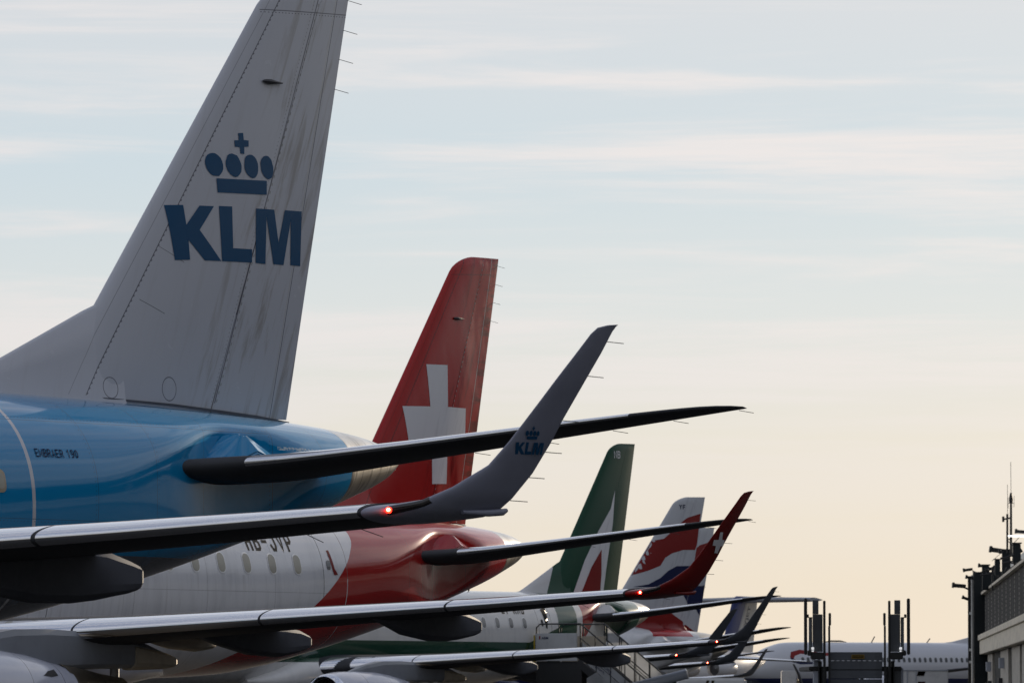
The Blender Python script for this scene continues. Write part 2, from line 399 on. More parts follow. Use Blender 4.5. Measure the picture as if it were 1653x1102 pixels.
def text_decal(name, txt, x, z, w_, h_, yfun, m, parent, bold=.02, shear=0, off=.006):
    bm = text_bm(txt, w_, h_, bold, shear)
    for v in bm.verts: v.co.x += x; v.co.y += z
    grid_map(bm, lambda a, b: bp(a, yfun(a, b)+off, b), .15)
    me = bpy.data.meshes.new(name); bm.to_mesh(me); bm.free(); return link(name, me, m, parent)
GL = {'E': [[(1, 1), (0, 1), (0, 0), (1, 0)], [(0, .5), (.85, .5)]], 'M': [[(-.1, 0), (-.1, 1), (.5, .2), (1.1, 1), (1.1, 0)]], 'B': [[(0, 0), (0, 1), (.7, 1), (.95, .88), (.95, .65), (.7, .53), (0, .53)], [(.7, .53), (1, .4), (1, .12), (.75, 0), (0, 0)]],
      'R': [[(0, 0), (0, 1), (.7, 1), (1, .86), (1, .62), (.7, .48), (0, .48)], [(.55, .48), (1, 0)]], 'A': [[(0, 0), (.5, 1), (1, 0)], [(.22, .3), (.78, .3)]], '1': [[(.15, .75), (.55, 1), (.55, 0)]],
      '9': [[(.1, .05), (.6, 0), (.95, .3), (.95, .75), (.65, 1), (.3, 1), (.02, .8), (.02, .62), (.3, .42), (.9, .48)]], '0': [[(.5, 1), (.1, .85), (0, .5), (.1, .15), (.5, 0), (.9, .15), (1, .5), (.9, .85), (.5, 1)]],
      'H': [[(0, 0), (0, 1)], [(1, 0), (1, 1)], [(0, .5), (1, .5)]], '-': [[(.1, .5), (.9, .5)]], 'J': [[(1, 1), (1, .25), (.75, 0), (.25, 0), (0, .25)]], 'V': [[(0, 1), (.5, 0), (1, 1)]], 'P': [[(0, 0), (0, 1), (.7, 1), (1, .88), (1, .6), (.7, .46), (0, .46)]],
      'I': [[(.5, 0), (.5, 1)]], 'N': [[(0, 0), (0, 1), (1, 0), (1, 1)]], 'Y': [[(0, 1), (.5, .5), (1, 1)], [(.5, .5), (.5, 0)]], 'F': [[(0, 0), (0, 1), (1, 1)], [(0, .5), (.8, .5)]]}
def sign_text(name, txt, x, z, w_, h_, sw, yfun, m, parent, off=.006, gap=.34):
    n = len(txt); cw = w_/(n+gap*(n-1)); bm = bmesh.new(); hs = sw/2
    for i, ch in enumerate(txt):
        for j, pl in enumerate(GL.get(ch, [])):
            P = [Vector((x+i*cw*(1+gap)+hs+a*(cw-sw), z+hs+b*(h_-sw))) for a, b in pl]; Ls = []
            for k, p in enumerate(P):
                d0 = (P[k]-P[k-1]).normalized() if k else (P[1]-P[0]).normalized(); d1 = (P[k+1]-P[k]).normalized() if k < len(P)-1 else d0
                if not k: p = p-d1*hs
                elif k == len(P)-1: p = p+d0*hs
                t = (d0+d1).normalized() if (d0+d1).length > .1 else d0; nn = Vector((-t.y, t.x)); sc_ = min(1.9, 1/max(.3, nn.dot(Vector((-d0.y, d0.x)))))
                Ls.append((p+nn*hs*sc_, p-nn*hs*sc_))
            o_ = off+.0006*j
            for (a, b), (c_, d_) in zip(Ls, Ls[1:]):
                ns = max(1, int((c_-a).length/.05)); pv = None
                for q in range(ns+1):
                    t = q/ns; pr_ = [bm.verts.new(bp(u.x, yfun(u.x, u.y)+o_, u.y)) for u in (a.lerp(c_, t), b.lerp(d_, t))]
                    if pv: bm.faces.new((pv[0], pv[1], pr_[1], pr_[0]))
                    pv = pr_
    me = bpy.data.meshes.new(name); bm.to_mesh(me); bm.free(); return link(name, me, m, parent)
def rrect(x, z, w_, h_, r, n=5):
    o = []
    for cx, cz, a0 in ((x+w_/2-r, z+h_/2-r, 0), (x-w_/2+r, z+h_/2-r, 90), (x-w_/2+r, z-h_/2+r, 180), (x+w_/2-r, z-h_/2+r, 270)):
        o += [(cx+r*math.cos(R(a0+90*i/n)), cz+r*math.sin(R(a0+90*i/n))) for i in range(n+1)]
    return o
CACHE = {}
def part(name, key, fn, m, parent):
    if key not in CACHE: CACHE[key] = fn()
    return link(name, CACHE[key], m, parent)

chrome = mat('polished_leading_edge', (.90, .92, .97), .07, 1, grough=.06, bump=.002, bscale=1.2)
cone_m = mat('tail_cone_metal', (.5, .47, .42), .36, 1, zones=lambda x, y, z, nt, O: [
    ((x*5.1).sin().smooth(-.3, .7)*.75, (.62, .58, .52)), ((x*17+z*1.5).sin().gt(.985), (.1, .09, .08)), (noise(nt, O, 3, 6, .7, (1, 6, 1)).smooth(.5, .7)*.6, (.18, .15, .12))], grough=.2)
black = mat('black_rubber', (.012, .012, .014), .6)
rod = mat('wick_metal', (.04, .04, .045), .5)
nav_red = mat('red_lamp', (.6, .01, .01), .2, emit=(1, .015, .006, 14))
nav_core = mat('red_lamp_core', (1, .6, .4), .2, emit=(1, .35, .16, 30))
lens_m = mat('dark_lens', (.012, .010, .012), .06, coat=1)
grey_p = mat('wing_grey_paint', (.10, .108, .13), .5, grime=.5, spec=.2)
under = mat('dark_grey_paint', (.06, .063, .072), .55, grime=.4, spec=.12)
gear_m = mat('gear_steel', (.4, .41, .42), .4, .3)
tyre = mat('tyre', (.015, .015, .015), .85)
noz = mat('hot_metal', (.42, .36, .28), .38, 1, grime=.7)
tan_m = mat('sunlit_tan_metal', (.62, .55, .44), .5, .2, grime=.6)  # tan colour puts warm low sunlight into the fairing and pylon ends
pyl_m = mat('pylon_paint', (.25, .27, .31), .35, coat=.2, grime=.3)
fan_m = mat('fan_blades', (.12, .12, .13), .3, .9)
lamp_gl = mat('landing_lamp_glass', (.7, .72, .75), .08, .6)
pane_light = mat('window_blind', (.42, .40, .33), .3, coat=.4, grime=.4)
pane_dark = mat('window_glass', (.03, .04, .055), .08, coat=1)
rim_m = mat('window_rim', (.85, .86, .88), .3, .3)
seam_m = mat('seam_dark', (.03, .03, .035), .5)

def line(x, z, a, b, wd):       # mask of the line x = a + b z
    return ((x-z*b-a).abs()*(1/math.sqrt(1+b*b))).lt(wd)
def rivets(x, z, a, b, wd, f=95):
    return line(x, z, a+wd*1.6, b, wd)*(z*f).sin().gt(.45)
def fin_lines(x, y, z, nt, O, dark=(.17, .17, .20)):
    h_ = (((x-30.30)*(x-30.30)+(z-5.13)*(z-5.13)).op('SQRT')-.13).abs().lt(.006)
    h2 = (((x-31.42)*(x-31.42)+(z-5.16)*(z-5.16)*.9).op('SQRT')-.14).abs().lt(.006)
    up = z.gt(5.02)
    return [(line(x, z, 30.30, .4125, .010)*up, dark), (rivets(x, z, 30.32, .4125, .009, 60)*up, (.3, .3, .3)), (rivets(x, z, 30.22, .4125, .006, 120)*up*.6, dark), (line(x, z, 29.83-5*.7437, .7437, .007)*up, dark), (rivets(x, z, 29.83-5*.7437, .7437, .009)*up, dark),
            (line(x, z, 29.52-5*.772, .772, .004)*up*.6, dark), (line(x, z, 33.588-4.904*.2525, .2525, .008), (.5, .5, .5)), (line(x, z, 33.62-4.904*.2525, .2525, .007), dark),
            ((z-10.13-(x-33.4)*.05).abs().lt(.006)*x.gt(33.4), dark), ((z-10.10-(x-33.4)*.05).abs().lt(.006)*(x*95).sin().gt(.4)*x.gt(33.4), dark), (h_, dark), (h2, dark),
            ((z-6.33+(x-30.7)*.35).abs().lt(.005)*x.gt(30.9)*x.lt(31.35), dark), ((z-6.95+(x-31.3)*.4).abs().lt(.004)*x.gt(31.3)*x.lt(31.75), dark),
            ((z-5.16+(x-32.5)*.05).abs().lt(.004)*x.gt(32.3)*0, dark)]
def streaks(x, y, z, nt, O, c, s=.5):
    u = x-z*.42; st = noise(nt, O, 1.0, 7, .6, (1, 9, .5), .25).smooth(.45, .75)
    return [(st*s, c)]
def fin_streak(c, s, aft=32.4):
    def f(x, y, z, nt, O):
        cb = nt.nodes.new('ShaderNodeCombineXYZ'); u = (x-z*.42)*5; nt.links.new(u.s, cb.inputs[0]); q = z*.55; nt.links.new(q.s, cb.inputs[2])
        n1 = noise(nt, cb.outputs[0], 1.0, 8, .68, (1, 1, 1), .5).smooth(.5, .66)
        return [(n1*s*((x-z*.4125).smooth(29.4, 30.25)*.85+.15), c)]
    return f
def rings(x, xs, wd=.006):
    m = None
    for a in xs:
        k = (x-a).abs().lt(wd); m = k if m is None else m.max(k)
    return m
def cone_z(x, nt, O):
    return [(x.gt(34.32), (.52, .48, .42), .34, 1.), (x.gt(34.32)*((x*9).sin().smooth(-.5, .8))*.8, (.70, .66, .6)), (x.gt(34.3)*noise(nt, O, 2.2, 5, .6, (.6, 3, .6)).smooth(.5, .62)*.75, (.16, .13, .10)),
            (x.gt(34.3)*rings(x, [34.33, 34.66, 34.98, 35.3, 35.62, 35.9], .008), (.08, .07, .06))]
BLUE = (.000, .25, .54)
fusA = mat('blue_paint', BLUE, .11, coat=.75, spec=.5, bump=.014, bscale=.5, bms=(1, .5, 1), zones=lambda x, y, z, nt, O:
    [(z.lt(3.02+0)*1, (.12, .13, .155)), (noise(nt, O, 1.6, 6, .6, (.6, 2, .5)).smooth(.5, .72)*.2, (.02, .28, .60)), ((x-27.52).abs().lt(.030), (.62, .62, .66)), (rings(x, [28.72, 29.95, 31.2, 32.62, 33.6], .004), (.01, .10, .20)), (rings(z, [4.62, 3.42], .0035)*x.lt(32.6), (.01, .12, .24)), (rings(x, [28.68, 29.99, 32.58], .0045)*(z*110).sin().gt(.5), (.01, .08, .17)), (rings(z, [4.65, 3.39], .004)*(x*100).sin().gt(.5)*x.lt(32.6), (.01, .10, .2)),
     (((z-4.42-(33.7-x)*.02).abs().lt(.022))*x.gt(32.7)*x.lt(34.2)*noise(nt, O, 30, 3, .7).gt(.5), (.6, .7, .75))]+cone_z(x, nt, O))
RED = (.42, .010, .010)
fusB = mat('white_and_red_paint', (.82, .83, .87), .18, coat=.8, bump=.012, bscale=.55, bms=(1, .5, 1), zones=lambda x, y, z, nt, O:
    [(noise(nt, O, 1.2, 7, .65, (.5, 2.2, .35)).smooth(.45, .75)*.35, (.42, .43, .46)), (rings(x, [17.5, 26.62], .010), (.12, .12, .13)), (rings(x, [20.2, 22.6, 24.9], .004), (.35, .35, .37)), (rings(z, [4.62, 3.3, 2.7], .004), (.45, .45, .47)), (noise(nt, O, 1.0, 5, .6, (.1, 9, .55)).smooth(.52, .75)*z.lt(3.62)*z.gt(2.6)*.3, (.35, .33, .32)),
     (x.gt(z.curve([(1.5, 21.8), (1.79, 23.3), (2.05, 24.04), (2.95, 26.15), (3.29, 26.72), (3.84, 27.42), (4.15, 27.72), (4.43, 27.93), (4.66, 27.90), (4.8, 27.6), (5.05, 26.6)], 1.5, 5.05)), RED),
     ((x-27.47).abs().lt(.012)*z.lt(3.6), (.7, .65, .65)), ((x-27.47).abs().lt(.008)*z.gt(3.6), (.2, .15, .15)), (rings(x, [29.95, 32.62, 33.6], .005), (.16, .01, .01))]+cone_z(x, nt, O))
GRN = (.008, .062, .036)
def zC(x, y, z, nt, O):
    lean = x+(z-4.4)*-.12; aft = x.gt(27.0); band = (x-26).max(0)*.28+3.18
    return [(noise(nt, O, 1.2, 7, .65, (.5, 2.2, .35)).smooth(.45, .75)*.3, (.42, .43, .46)), (z.lt(band)*z.gt((x-26).max(0)*.3+2.42)*x.lt(28.9), GRN), (rings(x, [26.62, 27.47], .01), (.1, .1, .1)),
            (lean.gt(28.0)*lean.lt(29.3), GRN), (lean.gt(29.72)*(lean-(z-4.2)*1.2).lt(31.0), (.33, .02, .02)), (lean.gt(31.9)*lean.lt(34.3), GRN), (((x-32.6)*.62+2.75-z).gt(0)*x.gt(30.8), GRN)]+cone_z(x, nt, O)
fusC = mat('white_and_green_paint', (.74, .74, .74), .2, coat=.5, zones=zC)
fusD = mat('white_and_blue_paint', (.70, .71, .74), .25, coat=.4, grime=.25, zones=lambda x, y, z, nt, O:
    [(z.lt(2.9)*x.lt(26), (.012, .02, .09)), (x.gt(31.5)*(z-4.55).gt(0)*x.lt(33.9), (.45, .02, .03))]+cone_z(x, nt, O)[:1])
fusF = mat('off_white_paint', (.6, .61, .64), .3, coat=.3, grime=.25)
finA = mat('white_fin_paint', (.54, .555, .61), .22, grough=.3, spec=.35, bump=.05, bscale=.5, bms=(1, 1, .45), zones=lambda *a: fin_streak((.33, .31, .30), .75)(*a)+fin_lines(*a))  # grey streaks: aft staining, also painted in for soft reflection bands
finB = mat('red_fin_paint', RED, .20, spec=.4, bump=.05, bscale=.6, bms=(1, 1, .5), zones=lambda *a: [(noise(a[3], a[4], 1.0, 6, .62, (1, .8, 7)).smooth(.50, .58)*(a[0]-a[2]*.2273).smooth(32.3, 32.75)*.8, (.11, .004, .004))]+fin_streak((.19, .006, .006), .8)(*a)+[q for q in fin_lines(*a, dark=(.12, .008, .008)) if len(q)][:9])  # ragged dark streaks near the trailing edge paint in shadow and wrinkled reflections
finC = mat('green_fin_paint', GRN, .3, spec=.22, zones=lambda x, y, z, nt, O: fin_streak((.006, .045, .03), .6)(x, y, z, nt, O)+[(x.lt(29.93+(z-6.28)*.66), (.66, .66, .68))])
finD = mat('silver_white_fin_paint', (.55, .57, .62), .28, spec=.22, zones=lambda *a: fin_streak((.34, .35, .4), .5)(*a))
wlA = mat('grey_blue_winglet_paint', (.27, .285, .37), .32, spec=.4, grime=.2)
wlD = mat('dark_winglet_paint', (.075, .085, .105), .45, spec=.25)
pane_mid = mat('window_shaded', (.16, .17, .18), .2, coat=.6, grime=.4)
wlB = mat('red_winglet_paint', (.17, .005, .005), .3, spec=.22)
navy = mat('navy_lettering', (.006, .07, .17), .3, spec=.22)
ink = mat('black_lettering', (.006, .006, .007), .3, spec=.08)
ink2 = mat('dark_navy_lettering', (.008, .014, .06), .3, spec=.08)
white_d = mat('white_artwork', (.74, .75, .79), .26, spec=.22, zones=lambda *a: fin_streak((.5, .5, .54), .5)(*a))
red_d = mat('red_artwork', (.22, .014, .014), .28, spec=.22)
blue_d = mat('blue_artwork', (.012, .018, .07), .28, spec=.22)
nac_w = mat('nacelle_paint', (.62, .64, .74), .22, coat=.6, grime=.2, zones=lambda x, y, z, nt, O: [(rings(x, [10.9, 12.35, 13.5], .008), (.1, .1, .12))])
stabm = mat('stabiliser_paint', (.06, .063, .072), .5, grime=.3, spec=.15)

def wick(L_, nm, p):
    for a, b in L_:
        tubes(nm, [((bp(*a), bp(*b)), .0042)], rod, p, 5)
def jet(label, cat, X, Y, a, dz, fus, finm, wlm, dors, wing_off=(0, 0, 0), stab_k=1, nav=True, wind=12, pane=pane_light, nacm=None, detail=2, group='small jets parked side by side'):
    a = R(a); root = empty('regional_jet', (X, Y, 0), -a, label=label, category=cat, group=group)
    Z = lambda o: (setattr(o, 'location', (0, 0, dz)), o)[1]
    fu = Z(part('fuselage', 'fus', m_fus, fus, root))
    part('tail_fairing', 'wedge', m_wedge, fus, fu)
    f = Z(part('fin', 'fin', m_fin, finm, root)); rd = Z(part('rudder', 'rud', m_rudder, finm, root)); Z(part('dorsal_fillet', 'dor', m_dorsal, dors, root))
    for s in (1, -1):
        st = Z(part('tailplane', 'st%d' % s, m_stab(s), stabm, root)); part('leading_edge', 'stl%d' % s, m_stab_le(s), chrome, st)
        if stab_k != 1:
            st.scale = (stab_k, stab_k, 1); st.location.x = .86*(1-stab_k)*s; st.location.y = 3.1*(1-stab_k); st.location.z = dz+0
        wk = [((st_te(y)-.02, y*s, st_z(y)-.03), (st_te(y)+.30, y*s, st_z(y)-.05)) for y in (2.9, 3.7, 4.5, 5.2, 5.95)]
        if s > 0 and detail > 1: wick(wk, 'static_wick', st)
        W = empty('wing_group', (0, 0, 0)); bpy.data.objects.remove(W)
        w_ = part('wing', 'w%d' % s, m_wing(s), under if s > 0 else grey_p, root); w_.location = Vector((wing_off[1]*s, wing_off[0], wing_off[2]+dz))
        cuts = [(4.40, 7.38), (7.42, 10.36), (10.40, 13.22)]
        for i, (p, q) in enumerate(cuts): part('slat', 'sl%d%d' % (s, i), m_slat(p, q, s), chrome, w_)
        part('fixed_leading_edge', 'sl%dr' % s, m_slat(1.7, 4.36, s), chrome, w_)
        wl = part('winglet', 'wl%d' % s, m_winglet(s), wlm, w_)
        if detail > 1 and s > 0:
            wick([((x-.01, y_, z_), (x+.27, y_, z_-.005)) for x, y_, z_ in ((21.59, 14.29, 4.80), (21.43, 14.16, 4.46), (21.245, 13.995, 4.02), (21.13, 13.87, 3.71), (20.98, 13.77, 3.46), (20.81, 13.69, 3.23))], 'static_wick', wl)
            wick([((20.72, 13.0, 3.03), (20.98, 13.0, 3.0)), ((20.45, 12.1, 2.97), (20.8, 12.1, 2.90)), ((20.35, 11.5, 2.92), (20.6, 11.5, 2.85))], 'static_wick', w_)
        k = Vector(bp(19.125, 13.50*s, 3.10))
        ln = part('lamp_lens', 'ln%d' % s, m_lens(s), lens_m, w_)
        if nav and s > 0:
            def lamp():
                bm = bmesh.new(); bmesh.ops.create_uvsphere(bm, u_segments=16, v_segments=10, radius=.030, matrix=Matrix.Translation(k)); return fin_mesh('lamp', bm)
            def core():
                bm = bmesh.new(); bmesh.ops.create_uvsphere(bm, u_segments=12, v_segments=8, radius=.015, matrix=Matrix.Translation(k+Vector((.016, -.025, .003)))); return fin_mesh('core', bm)
            part('navigation_lamp', 'lamp', lamp, nav_red, w_); part('lamp_core', 'core', core, nav_core, w_)
            def pod():
                bm = bmesh.new(); tube(bm, [bp(20.1, 13.64, 3.10), bp(20.5, 13.65, 3.10), bp(20.72, 13.655, 3.115), bp(20.78, 13.66, 3.135)], [.02, .035, .035, .02], 10); return fin_mesh('pod', bm)
            part('tip_light_pod', 'pod', pod, wlm, wl)
        part('flap_fairing', 'c1%d' % s, m_canoe(CAN1, 9.1*s, .17), grey_p, w_); part('flap_fairing', 'c2%d' % s, m_canoe(CAN2, 5.6*s, .2), grey_p, w_)
        part('flap_fairing', 'c3%d' % s, m_canoe(CAN3, 4.5*s, .15), tan_m, w_)
        yc = 4.3*s
        en = part('engine_nacelle', 'n%d' % s, rev('n', NAC, yc, 1.22), nacm or nac_w, root); en.location = w_.location
        part('intake_lip', 'l%d' % s, rev('l', LIP, yc, 1.22), chrome, en); part('exhaust_nozzle', 'x%d' % s, rev('x', COR, yc, 1.30), noz, en); part('fan', 'f%d' % s, m_fan(yc, 1.22), fan_m, en)
        part('pylon', 'py%d' % s, m_canoe(PYL, yc, .2), pyl_m, en)
        part('pylon_tail', 'pt%d' % s, m_canoe(PYT, yc, .22), tan_m, en)
        if s > 0:
            nr = lambda x: interp(NAC, x)[0]
            ysc = lambda x, z: yc+math.sqrt(max(.01, nr(x)**2-(z-1.22)**2))
            part('scoop', 'scoop', decal_mesh('scoop', [[(12.75, 1.62), (13.0, 1.70), (13.3, 1.73), (13.32, 1.62), (13.05, 1.60)]], ysc, .1, .012), black, en)
    wb = part('wing_body_fairing', 'wbf', m_wbf, fus if fus not in (fusB,) else nac_w, root); wb.location = w_.location*1; wb.location.x = 0
    def gear(xs, ys, r):
        def g():
            bm = bmesh.new(); tube(bm, [bp(xs, ys, 1.9), bp(xs, ys, r)], .09); tube(bm, [bp(xs, ys-.28, r), bp(xs, ys+.28, r)], .07)
            return fin_mesh('gear', bm)
        return g
    def wheel(xs, ys, r):
        def g():
            bm = bmesh.new(); W_ = .11
            rr_ = [(-W_, r*.55), (-W_, r*.9), (-W_*.6, r), (W_*.6, r), (W_, r*.9), (W_, r*.55)]
            loft('', [[(xs+q*math.cos(t), ys+o, r+q*math.sin(t)) for t in [2*math.pi*i/28 for i in range(28)]] for o, q in rr_], bm=bm); return fin_mesh('wheel', bm, True, 50)
        return g
    for nm, xs, ys, r in (('main_gear_leg', 17.6, 2.97, .5), ('main_gear_leg', 17.6, -2.97, .5), ('nose_gear_leg', 3.8, 0, .32)):
        gl = part(nm, 'g%s%s' % (xs, ys), gear(xs, ys, r), gear_m, root)
        for o in (-.24, .24): part('wheel', 'wh%s%s%s' % (xs, ys, o), wheel(xs, ys+o, r), tyre, gl)
    for i in range(wind):
        x = 25.72-.866*i
        wf = Z(part('window', 'win%d' % i, decal_mesh('w', [rrect(x, 3.86, .285, .43, .13)], fus_y, off=.006), rim_m, root))
        part('pane', 'pan%d' % i, decal_mesh('p', [rrect(x, 3.86, .235, .375, .11)], fus_y, off=.010), pane, wf)
    return root, fu, f, w_, Z
# artwork outlines, aircraft axes (aft, up)
KLM={'K': [(31.45,7.48),(31.77,7.5),(31.81,7.25),(32.07,7.51),(32.35,7.52),(32.06,7.2),(32.49,6.83),(32.15,6.82),(31.84,7.06),(31.86,6.81),(31.57,6.79)],'L': [(32.45,7.53),(32.72,7.54),(32.74,7.01),(33.15,7.02),(33.15,6.85),(32.51,6.83)],'M': [(33.23,7.55),(33.63,7.56),(33.74,7.14),(33.87,7.57),(34.26,7.58),(34.25,6.87),(34.02,6.87),(34.01,7.45),(33.86,6.86),(33.63,6.86),(33.46,7.46),(33.45,6.85),(33.23,6.85)],'bar': [(32.41,7.88),(33.46,7.92),(33.46,7.74),(32.43,7.7)],'cross': [(32.86,8.49),(32.96,8.5),(32.97,8.41),(33.07,8.41),(33.07,8.33),(32.98,8.32),(32.98,8.23),(32.9,8.23),(32.89,8.31),(32.79,8.31),(32.78,8.39),(32.87,8.4)],'e0': [(32.55,8.06),(32.55,8.01),(32.53,7.97),(32.5,7.94),(32.46,7.91),(32.41,7.91),(32.35,7.91),(32.3,7.93),(32.26,7.96),(32.23,8.0),(32.21,8.05),(32.21,8.09),(32.23,8.14),(32.26,8.17),(32.3,8.19),(32.35,8.2),(32.4,8.2),(32.45,8.18),(32.5,8.15),(32.53,8.11)],'e1': [(32.92,8.08),(32.92,8.03),(32.91,7.99),(32.88,7.96),(32.84,7.93),(32.79,7.92),(32.74,7.93),(32.69,7.95),(32.65,7.98),(32.62,8.02),(32.6,8.07),(32.6,8.11),(32.62,8.15),(32.64,8.19),(32.68,8.21),(32.73,8.22),(32.78,8.21),(32.83,8.2),(32.87,8.16),(32.9,8.12)],'e2': [(33.27,8.09),(33.27,8.04),(33.26,8.0),(33.23,7.96),(33.2,7.94),(33.15,7.93),(33.11,7.94),(33.06,7.96),(33.02,7.99),(32.99,8.03),(32.98,8.08),(32.98,8.12),(32.99,8.17),(33.01,8.2),(33.05,8.22),(33.09,8.23),(33.14,8.23),(33.19,8.21),(33.23,8.18),(33.26,8.13)],'e3': [(33.6,8.1),(33.6,8.05),(33.59,8.01),(33.57,7.97),(33.53,7.95),(33.49,7.94),(33.45,7.95),(33.41,7.97),(33.37,8.0),(33.34,8.04),(33.33,8.09),(33.32,8.13),(33.33,8.18),(33.36,8.21),(33.39,8.23),(33.43,8.24),(33.48,8.24),(33.52,8.22),(33.56,8.19),(33.58,8.14)]}
KLMW={'K': [(20.564,3.786),(20.617,3.789),(20.631,3.747),(20.665,3.79),(20.711,3.791),(20.673,3.739),(20.756,3.676),(20.7,3.674),(20.642,3.715),(20.652,3.674),(20.606,3.671)],'L': [(20.728,3.792),(20.771,3.792),(20.79,3.706),(20.856,3.706),(20.861,3.678),(20.758,3.675)],'M': [(20.853,3.793),(20.917,3.794),(20.948,3.724),(20.955,3.793),(21.017,3.794),(21.037,3.678),(21.0,3.678),(20.982,3.773),(20.976,3.678),(20.939,3.678),(20.893,3.776),(20.91,3.677),(20.875,3.677)],'bar': [(20.711,3.85),(20.88,3.852),(20.885,3.823),(20.718,3.821)],'cross': [(20.766,3.949),(20.781,3.949),(20.785,3.934),(20.801,3.935),(20.804,3.921),(20.789,3.92),(20.792,3.906),(20.779,3.906),(20.775,3.92),(20.759,3.92),(20.756,3.933),(20.77,3.934)],'e0': [(20.728,3.879),(20.729,3.871),(20.728,3.864),(20.724,3.859),(20.717,3.855),(20.709,3.854),(20.7,3.855),(20.692,3.858),(20.683,3.864),(20.677,3.871),(20.673,3.878),(20.671,3.886),(20.673,3.893),(20.677,3.899),(20.683,3.902),(20.691,3.904),(20.7,3.902),(20.709,3.899),(20.717,3.894),(20.723,3.887)],'e1': [(20.788,3.881),(20.789,3.873),(20.788,3.866),(20.784,3.861),(20.778,3.857),(20.771,3.856),(20.763,3.857),(20.754,3.86),(20.746,3.865),(20.74,3.872),(20.736,3.88),(20.735,3.887),(20.736,3.894),(20.739,3.9),(20.745,3.903),(20.753,3.905),(20.761,3.904),(20.77,3.9),(20.777,3.895),(20.784,3.888)],'e2': [(20.844,3.881),(20.846,3.873),(20.845,3.866),(20.842,3.861),(20.836,3.857),(20.829,3.856),(20.822,3.857),(20.814,3.86),(20.807,3.866),(20.801,3.873),(20.797,3.88),(20.795,3.888),(20.796,3.895),(20.799,3.901),(20.804,3.904),(20.811,3.905),(20.819,3.904),(20.827,3.901),(20.834,3.896),(20.84,3.889)],'e3': [(20.896,3.881),(20.898,3.874),(20.898,3.867),(20.895,3.861),(20.89,3.858),(20.884,3.856),(20.876,3.857),(20.869,3.861),(20.862,3.866),(20.856,3.873),(20.853,3.881),(20.851,3.888),(20.851,3.895),(20.854,3.901),(20.859,3.904),(20.865,3.905),(20.873,3.904),(20.88,3.901),(20.887,3.896),(20.893,3.889)]}
SX=[(32.31,8.18),(33.11,8.2),(33.13,7.32),(33.91,7.32),(33.9,6.5),(33.13,6.49),(33.1,5.7),(32.48,5.68),(32.46,6.48),(31.57,6.47),(31.42,7.27),(32.41,7.3)]
SXW=[(20.915,4.208),(21.016,4.207),(21.069,4.073),(21.152,4.068),(21.179,3.97),(21.084,3.96),(21.062,3.829),(20.944,3.834),(20.92,3.961),(20.801,3.969),(20.781,4.067),(20.943,4.07)]
ALW=[(33.77,8.81),(33.46,8.14),(32.54,7.29),(31.55,6.2),(30.64,4.87),(32.89,4.9),(33.23,6.23),(33.62,7.56)]
ALR=[(32.77,6.63),(32.01,5.96),(31.17,4.88),(32.66,4.9),(32.77,5.72)]
ALG=[(29.97,6.33),(29.07,5.01)]
BR1=[(33.84,9.45),(33.98,9.54),(34.22,9.67),(35.03,9.86),(34.83,8.53),(34.71,8.29),(33.98,8.28),(33.28,8.12),(32.88,7.93),(32.59,7.58),(31.89,7.36),(30.81,7.1),(31.49,7.89),(32.07,8.62),(32.82,8.74)]
BB=[(31.03,6.66),(31.89,6.78),(32.59,7.06),(33.05,7.37),(33.57,7.58),(34.38,7.6),(34.73,7.66),(34.56,6.65)]
BR2=[(31.0,4.99),(31.89,5.45),(33.17,5.61),(33.49,5.44),(34.01,5.2),(34.01,5.06),(34.27,4.84),(33.62,4.72),(32.85,4.86),(31.7,4.75)]
BB2=[(34.79,6.61),(33.88,6.5),(34.14,6.17),(34.92,5.55),(35.08,5.55),(35.38,6.76)]
# ---------------------------------------------------------------- setting
gm = mat('apron_concrete', (.05, .048, .046), .9, grime=.5, spec=.08, zones=lambda x, y, z, nt, O: [((x*(1/7.5)).op('FRACT').lt(.004), (.03, .03, .03)), ((y*(1/7.5)).op('FRACT').lt(.004), (.03, .03, .03))])
bm = bmesh.new(); bmesh.ops.create_grid(bm, x_segments=8, y_segments=8, size=9000)
tag(link('ground', fin_mesh('ground', bm, False), gm), kind='structure')

# ---------------------------------------------------------------- the parked jets
fy = fin_y
WLY = lambda x, z: 12.446+.385*z+.03
def logo(D_, yfun, p, m, step=.12, names=('crown_emblem', 'lettering')):
    o = link(names[0], decal_mesh('crown', [v for k, v in D_.items() if k not in 'KLM'], yfun, step, .006)(), m, p); o.location = (0, 0, 0)
    for k in 'KLM': link(names[1], decal_mesh('letter', [D_[k]], yfun, step, .006)(), m, p)

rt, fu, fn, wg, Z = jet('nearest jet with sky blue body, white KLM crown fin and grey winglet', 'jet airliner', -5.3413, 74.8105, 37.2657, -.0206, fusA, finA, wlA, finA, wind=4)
for d_ in (KLM,): logo(d_, fin_y, fn, navy)
wl_ = [c for c in bpy.data.objects if c.name.startswith('winglet') and c.parent and c.parent.parent == rt][0]
logo(KLMW, WLY, wl_, navy, .06)
sign_text('type_lettering', 'EMBRAER', 27.68, 4.17, .50, .10, .0125, fus_y, ink2, fu, .008, .28); sign_text('type_number', '190', 28.25, 4.175, .20, .10, .0125, fus_y, ink2, fu, .008, .28)
A_root = rt
dr = link('rear_door', decal_mesh('d', [rrect(26.95, 3.82, .72, 1.75, .16)], fus_y, off=.003)(), fusA, fu)
link('door_window', decal_mesh('d', [rrect(26.93, 3.86, .20, .28, .08)], fus_y, off=.010)(), noz, fu); link('door_pane', decal_mesh('d', [rrect(26.93, 3.86, .13, .2, .06)], fus_y, off=.015)(), pane_light, fu)
